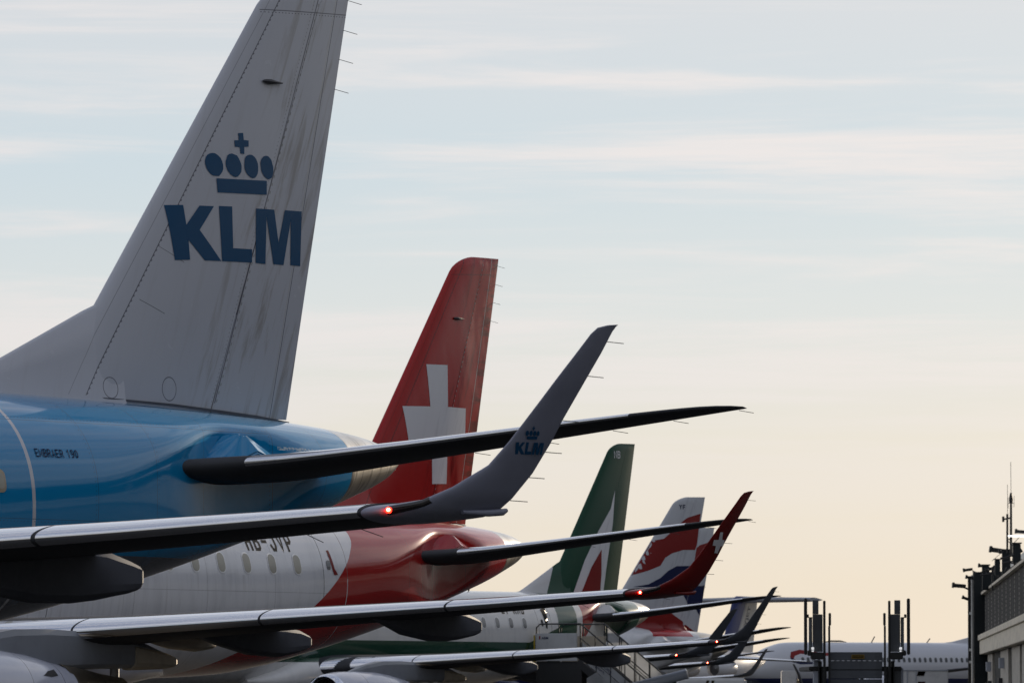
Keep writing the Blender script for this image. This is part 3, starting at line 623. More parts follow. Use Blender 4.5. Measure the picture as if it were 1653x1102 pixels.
def fin_kit(rd_parent, m=rod):
    def ant():
        r = []
        for t, w_ in ((0, .005), (.06, .028), (.16, .034), (.26, .022), (.4, .007)):
            r.append([(33.36+t, fin_y(33.5, 9.2)+.05+w_*math.cos(q)*1.5-.03, 9.2+w_*math.sin(q)) for q in [2*math.pi*i/10 for i in range(10)]])
        return loft('ant', r)
    part('navigation_antenna', 'ant', ant, m, rd_parent)
    for zz in (10.42, 10.02, 9.63, 9.23): 
        x = fin_te(zz); tubes('static_wick', [((bp(x-.02, 0, zz), bp(x+.28, 0, zz-.03)), .0042)], rod, rd_parent, 5)
fin_kit(fn)
link('fin_base_strip', decal_mesh('s', [[(29.85, 4.985), (31.5, 4.945), (33.3, 4.86), (34.05, 4.80), (34.05, 4.845), (33.3, 4.90), (31.5, 4.975), (29.85, 5.01)]], lambda x, z: fin_y(x, max(z, 4.9))+.012)(), grey_p, fn)

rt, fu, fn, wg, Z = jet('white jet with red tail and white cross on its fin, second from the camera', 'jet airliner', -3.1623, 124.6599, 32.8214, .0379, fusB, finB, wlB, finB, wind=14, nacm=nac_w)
link('cross_emblem', decal_mesh('cross', [SX], fin_y, .12, .006)(), white_d, fn)
wl_ = [c for c in bpy.data.objects if c.name.startswith('winglet') and c.parent and c.parent.parent == rt][0]
link('cross_emblem', decal_mesh('cross', [SXW], WLY, .08, .008)(), white_d, wl_)
sign_text('registration_lettering', 'HB-JVP', 24.15, 4.11, 1.60, .38, .06, fus_y, ink, fu)
link('door_handle_mark', decal_mesh('d', [[(26.86, 4.16), (26.94, 4.17), (27.02, 3.80), (27.12, 3.68), (26.98, 3.67), (26.93, 3.80)]], fus_y, off=.008)(), red_d, fu)
link('door_window', decal_mesh('d', [rrect(26.82, 3.87, .13, .19, .05)], fus_y, off=.010)(), pane_dark, fu)
fin_kit(fn)

rt, fu, fn, wg, Z = jet('white jet with green band, green fin carrying a white and red arrow and letters NB', 'jet airliner', 1.6109, 219.1575, 33.5564, -.0099, fusC, finC, wlD, finC, wind=14, pane=pane_mid, nacm=nac_w)
link('arrow_emblem', decal_mesh('arw', [ALW], fin_y, .15, .006)(), white_d, fn); link('arrow_core', decal_mesh('arr', [ALR], fin_y, .15, .012)(), red_d, fn)
sign_text('fin_lettering', 'NB', 33.74, 10.0, .42, .27, .038, fin_y, white_d, fn, .008, .25)
sign_text('registration_lettering', 'EI-RNB', 24.45, 4.18, 1.45, .36, .06, fus_y, ink, fu)
link('door_handle_mark', decal_mesh('d', [[(27.0, 4.30), (27.35, 4.42), (27.36, 4.46), (27.0, 4.36), (27.08, 3.7), (27.16, 3.68)], rrect(26.86, 3.88, .12, .24, .04)], fus_y, off=.012)(), ink, fu)
tubes('aerial', [((bp(24.3, 0, 4.98), bp(24.42, 0, 5.28)), .03)], rod, fu)

for (lab, X, Y, a, wo_, let) in (('jet with a blue, white and red ribbon fin, nearer of the two with ribbon fins', 4.27, 257.7, 50, (2.9, -.4, .55), 'YF'), ('jet with a ribbon painted fin showing just past the fin of another like it', 6.39, 305.3, 48, (3.0, -.3, .5), '')):
    rt, fu, fn, wg, Z = jet(lab, 'jet airliner', X, Y, a, -.75, fusD, finD, wlD, fusD, wing_off=wo_, stab_k=.87, wind=0, detail=1)
    link('red_ribbon', decal_mesh('r', [BR1], fin_y, .2, .006)(), red_d, fn); link('blue_ribbon', decal_mesh('r', [BB], fin_y, .2, .008)(), blue_d, fn)
    link('red_ribbon', decal_mesh('r', [BR2], lambda x, z: max(fin_y(x, z), fus_y(x, z) if z < 4.95 else 0), .2, .012)(), red_d, fn)
    link('rudder_patch', decal_mesh('r', [BB2], fin_y, .2, .010)(), blue_d, fn)
    if let: sign_text('fin_lettering', let, 33.74, 10.02, .34, .2, .04, fin_y, ink2, fn, .008, .3)
rt, fu, fn, wg, Z = jet('farthest small jet, mostly hidden, dark winglet tip in front of the white airliner body', 'jet airliner', 10.7, 435, 34.7, -.45, fusF, finD, wlD, fusF, wind=0, nav=False, detail=1)

# ---------------------------------------------------------------- high tailed jet far behind
def big(name, tab, X, Y, a, m, label, cat, e=2.):
    root = empty(name, (X, Y, 0), -R(a), label=label, category=cat)
    r = []
    n = 60
    for i in range(n+1):
        x = tab[0][0]+(tab[-1][0]-tab[0][0])*i/n; zt, zb, hw = smoothtab(tab, x); zc, hz = (zt+zb)/2, (zt-zb)/2
        r.append([(x, hw*math.cos(t), zc+hz*math.sin(t)) for t in [2*math.pi*(k+.5)/40 for k in range(40)]])
    return root, link('fuselage', loft('f', r, angle=30), m, root)
rjw = mat('far_white_paint', (.62, .63, .68), .35, coat=.3, grime=.2)
rjb = mat('far_blue_white_fin', (.60, .60, .60), .35, coat=.2, zones=lambda x, y, z, nt, O: [((x-z*.55).lt(22.6), (.02, .035, .16)), (((x-z*.55)-22.6).abs().lt(.10), (.35, .37, .42))])
RX, RY, RA = 19.5, 467, 35
RT = [(0, 2.6, 2.3, .1), (.5, 3.1, 1.9, .7), (2, 4, 1.4, 1.4), (4, 4.7, 1.2, 1.75), (6, 4.76, 1.2, 1.78), (20, 4.76, 1.2, 1.78), (24, 4.74, 1.9, 1.5), (28, 4.5, 3.1, .8), (29.6, 4.2, 3.6, .3)]
rt, fu = big('high_tail_jet', RT, RX, RY, RA, rjw, 'far T tailed jet with blue and pale fin, its tail rising behind the upright winglets', 'jet airliner')
r = [foil((23.6+(z-4.2)*.42, 0, z), (28.2+(z-4.2)*.17, 0, z), .1, (0, 1, 0), US) for z in (4.2, 5, 6, 7, 8, 8.55)]
fn = link('fin', loft('f', r), rjb, rt)
r = [foil((26.2+abs(y)*.28, y, 8.58+.0*abs(y)), (29.0+abs(y)*.12, y, 8.56), .17, (0, 0, 1), US) for y in (-5.5, -4, -2, -.6, 0, .6, 2, 4, 5.5)]
link('tailplane', loft('t', r), mat('far_tailplane_grey', (.30, .32, .37), .5), rt)
tubes('fin_bullet', [((bp(25.2, 0, 8.5), bp(26, 0, 8.6), bp(28.5, 0, 8.6), bp(29.6, 0, 8.55)), [.05, .26, .26, .05])], rjb, rt, 14)
for s in (1, -1):
    wg = link('wing', loft('w', [foil((11.2+y*.32, y*s, 4.5-y*.055), (15.9+y*.02, y*s, 4.45-y*.055), .13, (0, 0, 1), US) for y in (.3, 3, 6, 9, 12, 13)]), grey_p, rt)
    link('leading_edge', loft('w', [foil((11.2+y*.32, y*s, 4.5-y*.055), (15.9+y*.02, y*s, 4.45-y*.055), .13, (0, 0, 1), strip_us(.02, .1), grow=.006) for y in (2, 6, 12, 13)], closed=False), chrome, wg)
    for ye in (4.3, 7.6):
        en = link('engine_nacelle', rev('e', [(11.0, .55, 0), (11.3, .68, 0), (12.6, .68, 0), (13.6, .5, 0)], ye*s, 3.25)(), rjw, rt)
        link('fan', rev('e', [(11.4, .54, 0), (11.35, .02, 0)], ye*s, 3.25)(), fan_m, en)
text_parts = 'CITYJET'
b_ = text_bm(text_parts, 3.0, .62, .02)
for v in b_.verts: v.co.x, v.co.y = 26.55+v.co.x*.40-v.co.y*.80, 5.35+v.co.x*.92+v.co.y*.0
grid_map(b_, lambda x, z: bp(x, .26, z), .3)
me = bpy.data.meshes.new('t'); b_.to_mesh(me); b_.free(); link('fin_lettering', me, mat('grey_lettering', (.16, .16, .18), .5), fn)
for xs, ys in ((14.8, 1.9), (14.8, -1.9), (3.6, 0)): tubes('landing_gear', [((bp(xs, ys, 1.6), bp(xs, ys, .4)), .1), ((bp(xs, ys-.3, .42), bp(xs, ys+.3, .42)), .42)], tyre, rt, 16)

# ---------------------------------------------------------------- white airliner across the back
a3m = mat('white_airliner_paint', (.60, .62, .68), .3, coat=.4, zones=lambda x, y, z, nt, O: [(z.lt(2.75), (.02, .03, .12)), (noise(nt, O, .8, 5, .6, (1, .4, 1)).smooth(.5, .7)*.2, (.4, .42, .48))])
AX, AY, AA = 46.6, 540, 64
AT = [(0, 3.6, 3.2, .1), (.5, 4.1, 2.75, .75), (1.5, 4.75, 2.3, 1.3), (3, 5.5, 1.95, 1.75), (4.5, 5.87, 1.8, 1.95), (6, 5.92, 1.78, 1.975), (21, 5.92, 1.78, 1.975), (24, 5.9, 2.3, 1.8), (28, 5.75, 3.7, 1.2), (31.4, 5.2, 4.7, .35)]
rt, fu = big('white_airliner', AT, AX, AY, AA, a3m, 'long white airliner lying across the far background, red and blue ribbon near its nose', 'jet airliner')
def a3y(x, z):
    zt, zb, hw = smoothtab(AT, x); t = min(1, abs((z-(zt+zb)/2)/((zt-zb)/2))); return hw*math.sqrt(1-t*t)
for i in range(33):
    x = 5.4+.533*i
    wf = link('window', decal_mesh('w', [rrect(x, 4.38, .27, .42, .12)], a3y, .3, .012)(), pane_dark, fu)
link('red_ribbon', decal_mesh('r', [[(x_+.7, z_) for x_, z_ in ((3.5, 4.6), (3.7, 5.05), (4.6, 5.25), (6.6, 5.0), (9.5, 4.95), (9.5, 4.72), (6.6, 4.72), (4.6, 4.9), (4.0, 4.72), (3.8, 4.45))]], a3y, .3, .01)(), red_d, fu)
link('blue_ribbon', decal_mesh('r', [[(x_+.7, z_) for x_, z_ in ((3.5, 4.6), (3.8, 4.45), (4.5, 4.2), (6.4, 4.18), (6.2, 4.0), (4.4, 3.98), (3.6, 4.2))]], a3y, .3, .012)(), blue_d, fu)
r = [foil((24.2+(z-5.6)*.82, 0, z), (30.2+(z-5.6)*.28, 0, z), .1, (0, 1, 0), US) for z in (5.5, 6.2, 7.5, 9, 11, 12.3)]
fn = link('fin', loft('f', r), a3m, rt)
link('dorsal_fillet', loft('d', [[(x, -.2, 5.7), (x, -.1, 5.75+h), (x, .1, 5.75+h), (x, .2, 5.7)] for x, h in ((20.0, .1), (21.5, .25), (23.0, .6), (24.4, 1.1), (25.2, 1.9))]), a3m, rt)
for s in (1, -1):
    link('tailplane', loft('t', [foil((26.5+y*.6, y*s, 5.3+y*.1), (30+y*.3, y*s, 5.3+y*.1), .1, (0, 0, 1), US) for y in (.3, 3, 6.2)]), grey_p, rt)
    link('wing', loft('w', [foil((10.5+y*.5, y*s, 2.6+y*.09), ((16.5 if y < 6 else 16.5+(y-6)*.27), y*s, 2.6+y*.09), .12, (0, 0, 1), US) for y in (.5, 3, 6, 11, 17)]), grey_p, rt)
    en = link('engine_nacelle', rev('e', [(9.0, .95, 0), (9.25, 1.08, 0), (10.6, 1.1, 0), (12.4, .8, 0)], 5.75*s, 2.0)(), nac_w, rt)
    link('intake_lip', rev('e', [(9.5, .86, 0), (9.0, .9, 0), (8.93, .97, 0), (9.02, 1.05, 0), (9.25, 1.085, 0)], 5.75*s, 2.0)(), chrome, en); link('fan', rev('e', [(9.7, .86, 0), (9.6, .02, 0)], 5.75*s, 2.0)(), fan_m, en)
for xx, hh in ((13.3, .55), (18.9, .4)): tubes('aerial', [((bp(xx, 0, 5.88), bp(xx+.35, 0, 5.88+hh)), .05)], rod, fu)
tubes('satellite_dome', [((bp(8.6, 0, 5.93), bp(9.2, 0, 6.02), bp(10.2, 0, 6.02), bp(10.8, 0, 5.93)), [.02, .07, .07, .02])], rod, fu)
for xs, ys in ((16.5, 3.4), (16.5, -3.4), (4.8, 0)): tubes('landing_gear', [((bp(xs, ys, 2.4), bp(xs, ys, .5)), .14), ((bp(xs, ys-.4, .55), bp(xs, ys+.4, .55)), .55)], tyre, rt, 16)

# ---------------------------------------------------------------- mobile stairs at the rear door of the green banded jet
st_w = mat('stairs_white_panel', (.52, .54, .57), .5, grime=.35); st_d = mat('stairs_dark_steel', (.03, .032, .036), .5); st_t = mat('stairs_tan_panel', (.34, .31, .26), .6, grime=.4); st_y = mat('stairs_yellow_edge', (.45, .34, .03), .5)
X, Y, a = 1.6109, 219.1575, R(33.5564)
S0 = Vector((X, Y, 0))+Matrix.Rotation(-a, 3, 'Z') @ bp(26.95, 1.62, 0)
rt = empty('mobile_stairs', S0, -a, label='white mobile boarding stairs with dark handrails at the green banded jet', category='boarding stairs')
# local axes here: x = port (away from the fuselage), y = aft
TZ = 2.5
pf = boxes('platform', [((1.0, 0, TZ-.06), (1.95, 1.5, .1)), ((1.0, -.8, TZ-.5), (1.9, .05, .8)), ((1.0, .8, TZ-.5), (1.9, .05, .8))], st_d, rt)
boxes('front_side_panel', [((.88, -.80, TZ+.50), (1.76, .05, .98))], st_w, rt, .01); boxes('rear_side_panel', [((1.0, .80, TZ+.45), (1.9, .05, .9))], st_t, rt, .01); boxes('panel_edge', [((-.03, -.80, TZ+.45), (.05, .07, .95))], st_y, rt)
for sgn in (-1, 1):
    yy = .80*sgn; h = TZ+1.32
    tubes('handrail', [((Vector((0, yy, TZ)), Vector((.05, yy, h-.12)), Vector((.2, yy, h)), Vector((1.9, yy, h))), .028), ((Vector((1.9, yy, h)), Vector((1.9, yy, TZ))), .028), ((Vector((1.0, yy, h)), Vector((1.0, yy, TZ))), .022),
                       ((Vector((1.9, yy, h)), Vector((1.9+3.1, yy, h-TZ+.25))), .03), ((Vector((1.9, yy, h-.5)), Vector((1.9+3.1, yy, h-TZ-.25))), .022)]+
          [((Vector((1.9+q*3.1/5, yy, h-q*(TZ-.25)/5)), Vector((1.9+q*3.1/5, yy, TZ-.05-q*(TZ-.25)/5))), .02) for q in range(1, 6)], st_d, rt)
    bm = bmesh.new(); box(bm, (0, yy, 0), (4.1, .06, .28), mtx=None)
    bmesh.ops.transform(bm, matrix=Matrix.Translation((3.45, 0, TZ/2+.02)) @ Matrix.Rotation(math.atan2(TZ-.25, 3.1), 4, 'Y'), verts=bm.verts); link('stringer', fin_mesh('s', bm, False), st_d, rt)
for i in range(11): boxes('step', [((1.95+.29*i, 0, TZ-.2-.215*i), (.3, 1.5, .04))], st_t, rt)
bm = bmesh.new(); v = [bm.verts.new(p) for p in ((2.2, -.86, 1.9), (2.3, -.86, .45), (4.9, -.86, .45), (4.9, -.86, .6), (2.6, -.86, 2.1))]; bm.faces.new(v); bmesh.ops.solidify(bm, geom=bm.faces[:], thickness=.04)
sp = link('skirt_panel', fin_mesh('sk', bm, False), st_w, rt)
sl_ = (TZ-.25)/3.1
for yy, t0, t1, nm_ in ((-.83, 0, .62, 'balustrade_panel'), (.83, 0, 1.15, 'balustrade_panel')):
    bm = bmesh.new(); v = [bm.verts.new(q) for q in ((2.0, yy, TZ+.05+t0), (5.0, yy, TZ+.05-3.0*sl_+t0), (5.0, yy, TZ+.05-3.0*sl_+t1), (2.0, yy, TZ+.05+t1))]; bm.faces.new(v); bmesh.ops.solidify(bm, geom=bm.faces[:], thickness=.02)
    bl_ = link(nm_, fin_mesh('b', bm, False), st_w, rt)
    tubes('panel_rib', [((Vector((2.0+q*.6, yy-.03, TZ+.05-q*.6*sl_)), Vector((2.0+q*.6, yy-.03, TZ+.05-q*.6*sl_+t1))), .015) for q in range(6)]+[((Vector((2.0, yy-.03, TZ+.05+t1*.5)), Vector((5.0, yy-.03, TZ+.05-3*sl_+t1*.5))), .012)], st_d, bl_, 5)
b_ = text_bm('LondonCity', 1.25, .2, .01); b2x = text_bm('Airport', .8, .16, .01)
for b__, dx, dz_ in ((b_, 2.25, TZ+.20), (b2x, 2.3, TZ-.05)):
    for v in b__.verts: v.co = (dx+v.co.x*.80, -.87, dz_+v.co.y-v.co.x*.80*sl_)
    me = bpy.data.meshes.new('t'); b__.to_mesh(me); b__.free(); link('lettering', me, ink2, sp)
tubes('wheel_arch', [([Vector((3.9+.42*math.cos(t), -.92, .62+.42*math.sin(t))) for t in [math.pi*i/12 for i in range(13)]], .05)], black, rt)
boxes('chassis', [((2.2, 0, .5), (4.4, 1.3, .2))], st_d, rt)
for wx in (.6, 3.9):
    for wy in (-.7, .7): tubes('wheel', [((Vector((wx, wy-.12, .38)), Vector((wx, wy+.12, .38))), .38)], tyre, rt, 20)
tubes('lift_ram', [((Vector((.9, -.5, .6)), Vector((.9, -.5, TZ-.1))), .07), ((Vector((.9, .5, .6)), Vector((.9, .5, TZ-.1))), .07)], gear_m, rt)
link('maker_mark', (lambda b: (setattr(b, 'x', 0) if 0 else b))(boxes('mark', [((.2, -.835, TZ+.86), (.06, .01, .1))], red_d, rt).data), red_d, rt) if 0 else None
t_ = text_bm('ABM', .28, .09, .02)
for v in t_.verts: v.co = (.28+v.co.x, -.832, TZ+.78+v.co.y)
me = bpy.data.meshes.new('t'); t_.to_mesh(me); t_.free(); link('panel_lettering', me, ink2, rt)
link('panel_mark', boxes('mark', [((.2, -.832, TZ+.84), (.05, .008, .12))], red_d, None).data, red_d, rt); bpy.data.objects.remove(bpy.data.objects['mark'])

# capped tube beside the stairs
tb = mat('tube_paint', (.50, .55, .66), .4, coat=.2, grime=.2)
p0, p1 = at(1010, 1112, 205), at(1108, 1087, 205)
rt = empty('service_tube', (p0.x, p0.y, 0), 0, label='pale blue grey round tube sloping up behind the foot of the boarding stairs', category='tube')
O_ = Vector((p0.x, p0.y, 0)); d_ = (p1-p0).normalized()
tubes('tube_body', [((p0-O_-d_*.6, p1-O_), .17)], tb, rt, 24); tubes('end_cap', [((p1-O_, p1-O_+d_*.03, p1-O_+d_*.05), [.185, .185, .12])], rim_m, rt, 24)
tubes('support', [((p1-O_-d_*.4, (p1-O_-d_*.4).xy.to_3d()), .04), ((p0-O_, (p0-O_).xy.to_3d()), .04)], st_d, rt)

# ---------------------------------------------------------------- loading platform at the right
lp_g = mat('platform_grey_sheet', (.085, .095, .115), .45, grime=.6, bump=.004, bscale=6, gscale=(1, 1, .15)); lp_k = mat('platform_black_steel', (.009, .010, .012), .45); lp_l = mat('platform_pale_box', (.34, .37, .44), .5); lp_p = mat('dull_metal_panel', (.07, .078, .09), .4, grime=.5); lp_gl = mat('platform_glass', (.09, .115, .14), .12, coat=.6)
PY = 170.; px = lambda u, v: at(1280+u/6.8, 940+v/6.8, PY)
p = px(690, 1000); O_ = Vector((p.x, PY, 0))
rt = empty('loading_platform', O_, 0, label='dark grey raised loading platform with upright guard posts, seen end on', category='aircraft loader')
def pbox(name, rects, m, dy=0, dep=.12, bev=.006, par=None):
    L_ = []
    for u0, v0, u1, v1 in rects:
        a_, b_ = px(u0, v0)-O_, px(u1, v1)-O_
        if v1 > 1100: b_.z = .25
        L_.append((((a_.x+b_.x)/2, dy, (a_.z+b_.z)/2), (b_.x-a_.x, dep, a_.z-b_.z)))
    return boxes(name, L_, m, par or rt, bev)
for i, (v0, v1) in enumerate(((760, 851), (857, 951), (957, 1051), (1057, 1200))): pbox('deck_board', [(400, v0, 980, v1)], lp_g, .02*i, .1, .01)
pl = pbox('warning_plate', [(640, 787, 783, 831)], mat('warning_yellow', (.20, .12, .01), .5), -.07, .03, .002)
for v in (797, 812): pbox('plate_marking', [(650, v, 773, v+8)], ink, -.088, .004, 0, pl)
for sx_ in (0, 1):
    M_ = (lambda r: [(1398-b_[2], b_[1], 1398-b_[0], b_[3]) for b_ in r]) if sx_ else (lambda r: r)
    pbox('outer_post', M_([(117, 172, 153, 790)]), lp_k, -.2, .16, .02); pbox('side_panel', M_([(217, 345, 328, 757), (217, 190, 283, 344)]), lp_p, .1, .05)
    pbox('side_glass', M_([(175, 384, 212, 760)]), lp_gl, .12, .04); pbox('glass_frame', M_([(172, 376, 215, 386), (207, 386, 214, 790), (150, 345, 176, 384)]), lp_k, .08, .06)
    pbox('inner_post', M_([(328, 197, 357, 1200), (345, 595, 356, 632)]), lp_k, -.15, .14, .012); pbox('ramp_post', M_([(386, 332, 413, 470), (382, 470, 406, 1200)]), lp_k, -.25, .12, .012)
    pbox('post_foot', M_([(195, 762, 330, 840), (160, 740, 200, 800)]), lp_k, 0, .5, .02); pbox('marker_lamp', M_([(203, 706, 230, 733), (206, 742, 228, 755)]), mat('marker_reflector', (.8, .8, .85), .3, emit=(1, 1, 1, .5)) if not sx_ else bpy.data.materials['marker_reflector'], -.05, .1, .004)
    pbox('lift_frame', M_([(280, 858, 320, 1200), (290, 920, 372, 1200)]), lp_k, .3, .5, .01)
pbox('control_cabinet', [(232, 846, 302, 1200)], lp_l, .5, .5, .02); pbox('side_cabinet', [(1100, 928, 1192, 1200)], lp_p, .5, .5, .02); pbox('cabinet_trim', [(1186, 932, 1224, 1200)], lp_l, .6, .4, .02)
boxes('base_frame', [((0, 3.2, .55), (3.0, 6.6, .35)), ((0, 3.2, 2.05), (2.6, 6.0, .12))], lp_k, rt, .02)
for wx in (-1.25, 1.25):
    for wy in (.8, 5.6): tubes('wheel', [((Vector((wx-.14, wy, .42)), Vector((wx+.14, wy, .42))), .42)], tyre, rt, 20)

# ---------------------------------------------------------------- ground vehicles
vw = mat('van_white', (.66, .67, .69), .3, coat=.4, grime=.3); vo = mat('van_orange_mark', (.30, .07, .012), .5); vd = mat('van_dark', (.02, .022, .03), .4); belt = mat('conveyor_belt', (.42, .36, .26), .6)
p = at(1273, 1085, 470); O_ = Vector((p.x, p.y, 0))
rt = empty('lift_truck', O_, 0, label='small white cab of a service truck with a sloping conveyor, in front of the ribbon', category='service truck')
boxes('cab', [((0, 0, 2.6), (1.15, 1.6, 1.2))], vw, rt, .08); boxes('cab_base', [((0, 0, 1.93), (1.5, 1.9, .14))], vd, rt); boxes('chassis', [((.4, 0, .75), (2.4, 1.9, .5))], vd, rt, .05); tubes('lift_column', [((Vector((0, 0, .9)), Vector((0, 0, 1.95))), .22)], st_d, rt)
tubes('conveyor', [((Vector((.6, -.3, 2.45)), Vector((2.5, -.3, .7))), .16)], belt, rt, 4); tubes('boom', [((Vector((.35, -.6, 3.7)), Vector((.75, -.6, 2.9)), Vector((.95, -.6, 2.2)), Vector((2.0, -.6, 1.1))), [.07, .12, .14, .14])], vd, rt, 6)
for wx in (-.5, 1.3):
    for wy in (-.8, .8): tubes('wheel', [((Vector((wx, wy-.12, .45)), Vector((wx, wy+.12, .45))), .45)], tyre, rt, 16)
p = at(1493, 1090, 400); O_ = Vector((p.x, p.y, 0))
rt = empty('box_truck', O_, 0, label='white box truck with slanted orange brown marks on its rear, right of the loading platform', category='truck')
boxes('cargo_box', [((0, 2, 1.9), (3.0, 5, 2.15))], vw, rt, .03); boxes('rear_frame', [((-1.2, -.53, 1.9), (.06, .04, 2.1)), ((-.62, -.53, 1.9), (.04, .04, 2.1)), ((0, -.53, 2.93), (3.0, .04, .06))], lp_l, rt)
for vz in (2.72, 2.05):
    bm = bmesh.new(); bm.faces.new([bm.verts.new(q) for q in ((-.58, 0, vz-.14), (-.10, 0, vz-.14), (0, 0, vz+.14), (-.48, 0, vz+.14))]); bmesh.ops.solidify(bm, geom=bm.faces[:], thickness=.01); o = link('slanted_mark', fin_mesh('m', bm, False), vo, rt); o.location = (0, -.54, 0)
boxes('chassis', [((0, 2.4, .7), (2.0, 6.4, .3))], vd, rt); boxes('cab', [((0, 5.6, 1.5), (2.1, 1.8, 1.7))], vw, rt, .1)
for wx in (-.9, .9):
    for wy in (.6, 5.4): tubes('wheel', [((Vector((wx-.14, wy, .45)), Vector((wx+.14, wy, .45))), .45)], tyre, rt, 16)
p = at(1160, 1094, 350); O_ = Vector((p.x, p.y, 0))
rt = empty('white_van', O_, 0, label='white van roof and side with yellow slashes, low beneath the farthest winglet', category='van')
boxes('van_body', [((-.4, 0, 1.42), (4.0, 1.9, 1.75))], vw, rt, .15); boxes('cab', [((1.9, 0, 1.1), (1.1, 1.85, 1.1))], vw, rt, .15); boxes('windscreen', [((1.75, 0, 1.85), (.5, 1.6, .55))], pane_dark, rt, .1)
for q in (-.9, -.6):
    bm = bmesh.new(); bm.faces.new([bm.verts.new(v) for v in ((q, 0, 1.6), (q+.16, 0, 1.6), (q+.34, 0, 2.15), (q+.18, 0, 2.15))]); bmesh.ops.solidify(bm, geom=bm.faces[:], thickness=.01); o = link('side_stripe', fin_mesh('m', bm, False), mat('amber_stripe', (.55, .28, .02), .5), rt); o.location = (0, -.96, 0)
for wx in (-1.6, 1.5):
    for wy in (-.85, .85): tubes('wheel', [((Vector((wx, wy-.1, .36)), Vector((wx, wy+.1, .36))), .36)], tyre, rt, 16)

# ---------------------------------------------------------------- pier building at the right
bw = mat('pier_cladding', (.48, .45, .40), .6, grime=.45, gscale=(.4, .4, 1.6), zones=lambda x, y, z, nt, O: [(((x-30)*(1/3.)).op('FRACT').lt(.012), (.08, .08, .08))])
bs = mat('pier_pale_band', (.80, .73, .60), .55, grime=.5, gscale=(.3, .3, 1.2)); bd = mat('pier_dark_cladding', (.022, .027, .03), .6, grime=.4, spec=.1); bl = mat('pier_louvre', (.028, .028, .03), .7, spec=.06, zones=lambda x, y, z, nt, O: [((x*6.2).op('FRACT').lt(.22), (.11, .11, .11)), ((x*(1/4.)).op('FRACT').lt(.04), (.16, .16, .17)), (((x-.9)*(1/9.)).op('FRACT').lt(.05)*(z*4).op('FRACT').lt(.6), (.62, .60, .55))])
bwt = mat('roof_screen_white', (.8, .8, .78), .6, grime=.3); lampm = mat('floodlight_black', (.01, .011, .012), .45)
# local axes: y runs along the pier, away from the camera; x to the right
e0 = at(1581, 1024.6, 397); e1 = at(1653, 990.8, 293)
ang = math.atan2(e0.x-e1.x, e0.y-e1.y); O_ = Vector((e0.x, e0.y, 0))
rt = empty('pier_building', O_, -ang, label='two storey pier building with pale floor band and dark louvred upper storey, right edge', category='building')
ln = 352.
def span(name, y0, y1, x0, x1, z0, z1, m, par=None, bev=0): return boxes(name, [(((x0+x1)/2, (y0+y1)/2, (z0+z1)/2), (x1-x0, y1-y0, z1-z0))], m, par or rt, bev)
span('ground_storey', -ln, -.5, .6, 16, 0, 3.95, bd)
span('floor_band', -ln, 0, .0, 16, 3.95, 4.85, bs, bev=.02); span('band_coping', -ln, 0, -.12, 16, 4.853, 5.2, bs, bev=.02)
span('upper_storey', -ln, -.3, .35, 15, 5.2, 7.85, bl); span('roof_slab', -ln, -.2, .1, 16, 7.853, 8.0, bs)
span('roof_screen', -ln, -1, 1.6, 12, 8.0, 9.55, bwt)
for i, (y0, y1) in enumerate(((-4, -17), (-38, -56), (-64, -80), (-84, -99), (-104, -130), (-138, -170), (-176, -230), (-236, -290), (-296, -350))):
    span('wall_panel', y1, y0, .45, .7, .1, 3.9, bw)
for y0, z in ((-12, 3.3), (-46, 3.35)): span('wall_box', y0-1.6, y0, .15, .44, z-.5, z+.1, lp_l)
for y0, z in ((-8, 2.1), (-14, 2.2), (-42, 2.3), (-47, 2.0)): span('wall_panel_box', y0-1.3, y0, .2, .44, z-.9, z, vd)
span('alarm_box', -48.6, -47.4, .15, .44, 1.55, 1.95, red_d)
span('corner_tower', -.45, 3.2, -.36, 4, 0, 9.35, bd); span('tower_frame', 3.2, 3.6, -.68, 4, 0, 9.15, lampm)
for z in (.8, 3.4, 4.2, 6.6): span('tower_rail', 2.9, 3.195, -.62, -.36, z, z+.16, bwt)
for z in (0,): tubes('tower_pole', [((Vector((-.42, 2.9, 0)), Vector((-.42, 2.9, 9.2))), .06)], bwt, rt)
# floodlights and posts on the roof edge
def flood(px_, py_, Y, w_, lab, face=-1, tilt=15, sc_=1.):
    p = at(px_, py_, Y); o = empty('floodlight', p, 0, label=lab, category='floodlight', group='floodlights along the pier roof')
    bm = bmesh.new(); box(bm, (0, 0, 0), (.95, .6, .30)); box(bm, (-.5, 0, .02), (.18, .7, .42)); bmesh.ops.bevel(bm, geom=bm.edges[:], offset=.03, segments=1, affect='EDGES')
    bmesh.ops.transform(bm, matrix=Matrix.Rotation(R(tilt), 4, 'Y') @ Matrix.Diagonal((face*-1*sc_, sc_, sc_, 1)), verts=bm.verts); link('lamp_housing', fin_mesh('h', bm, False), lampm, o)
    tubes('mounting_arm', [((Vector((.3*-face, 0, -.1)), Vector((.9*-face*sc_, .1, -.35*sc_)), Vector((1.5*-face*sc_, .1, -.45*sc_))), .06)], lampm, o, 6); return o
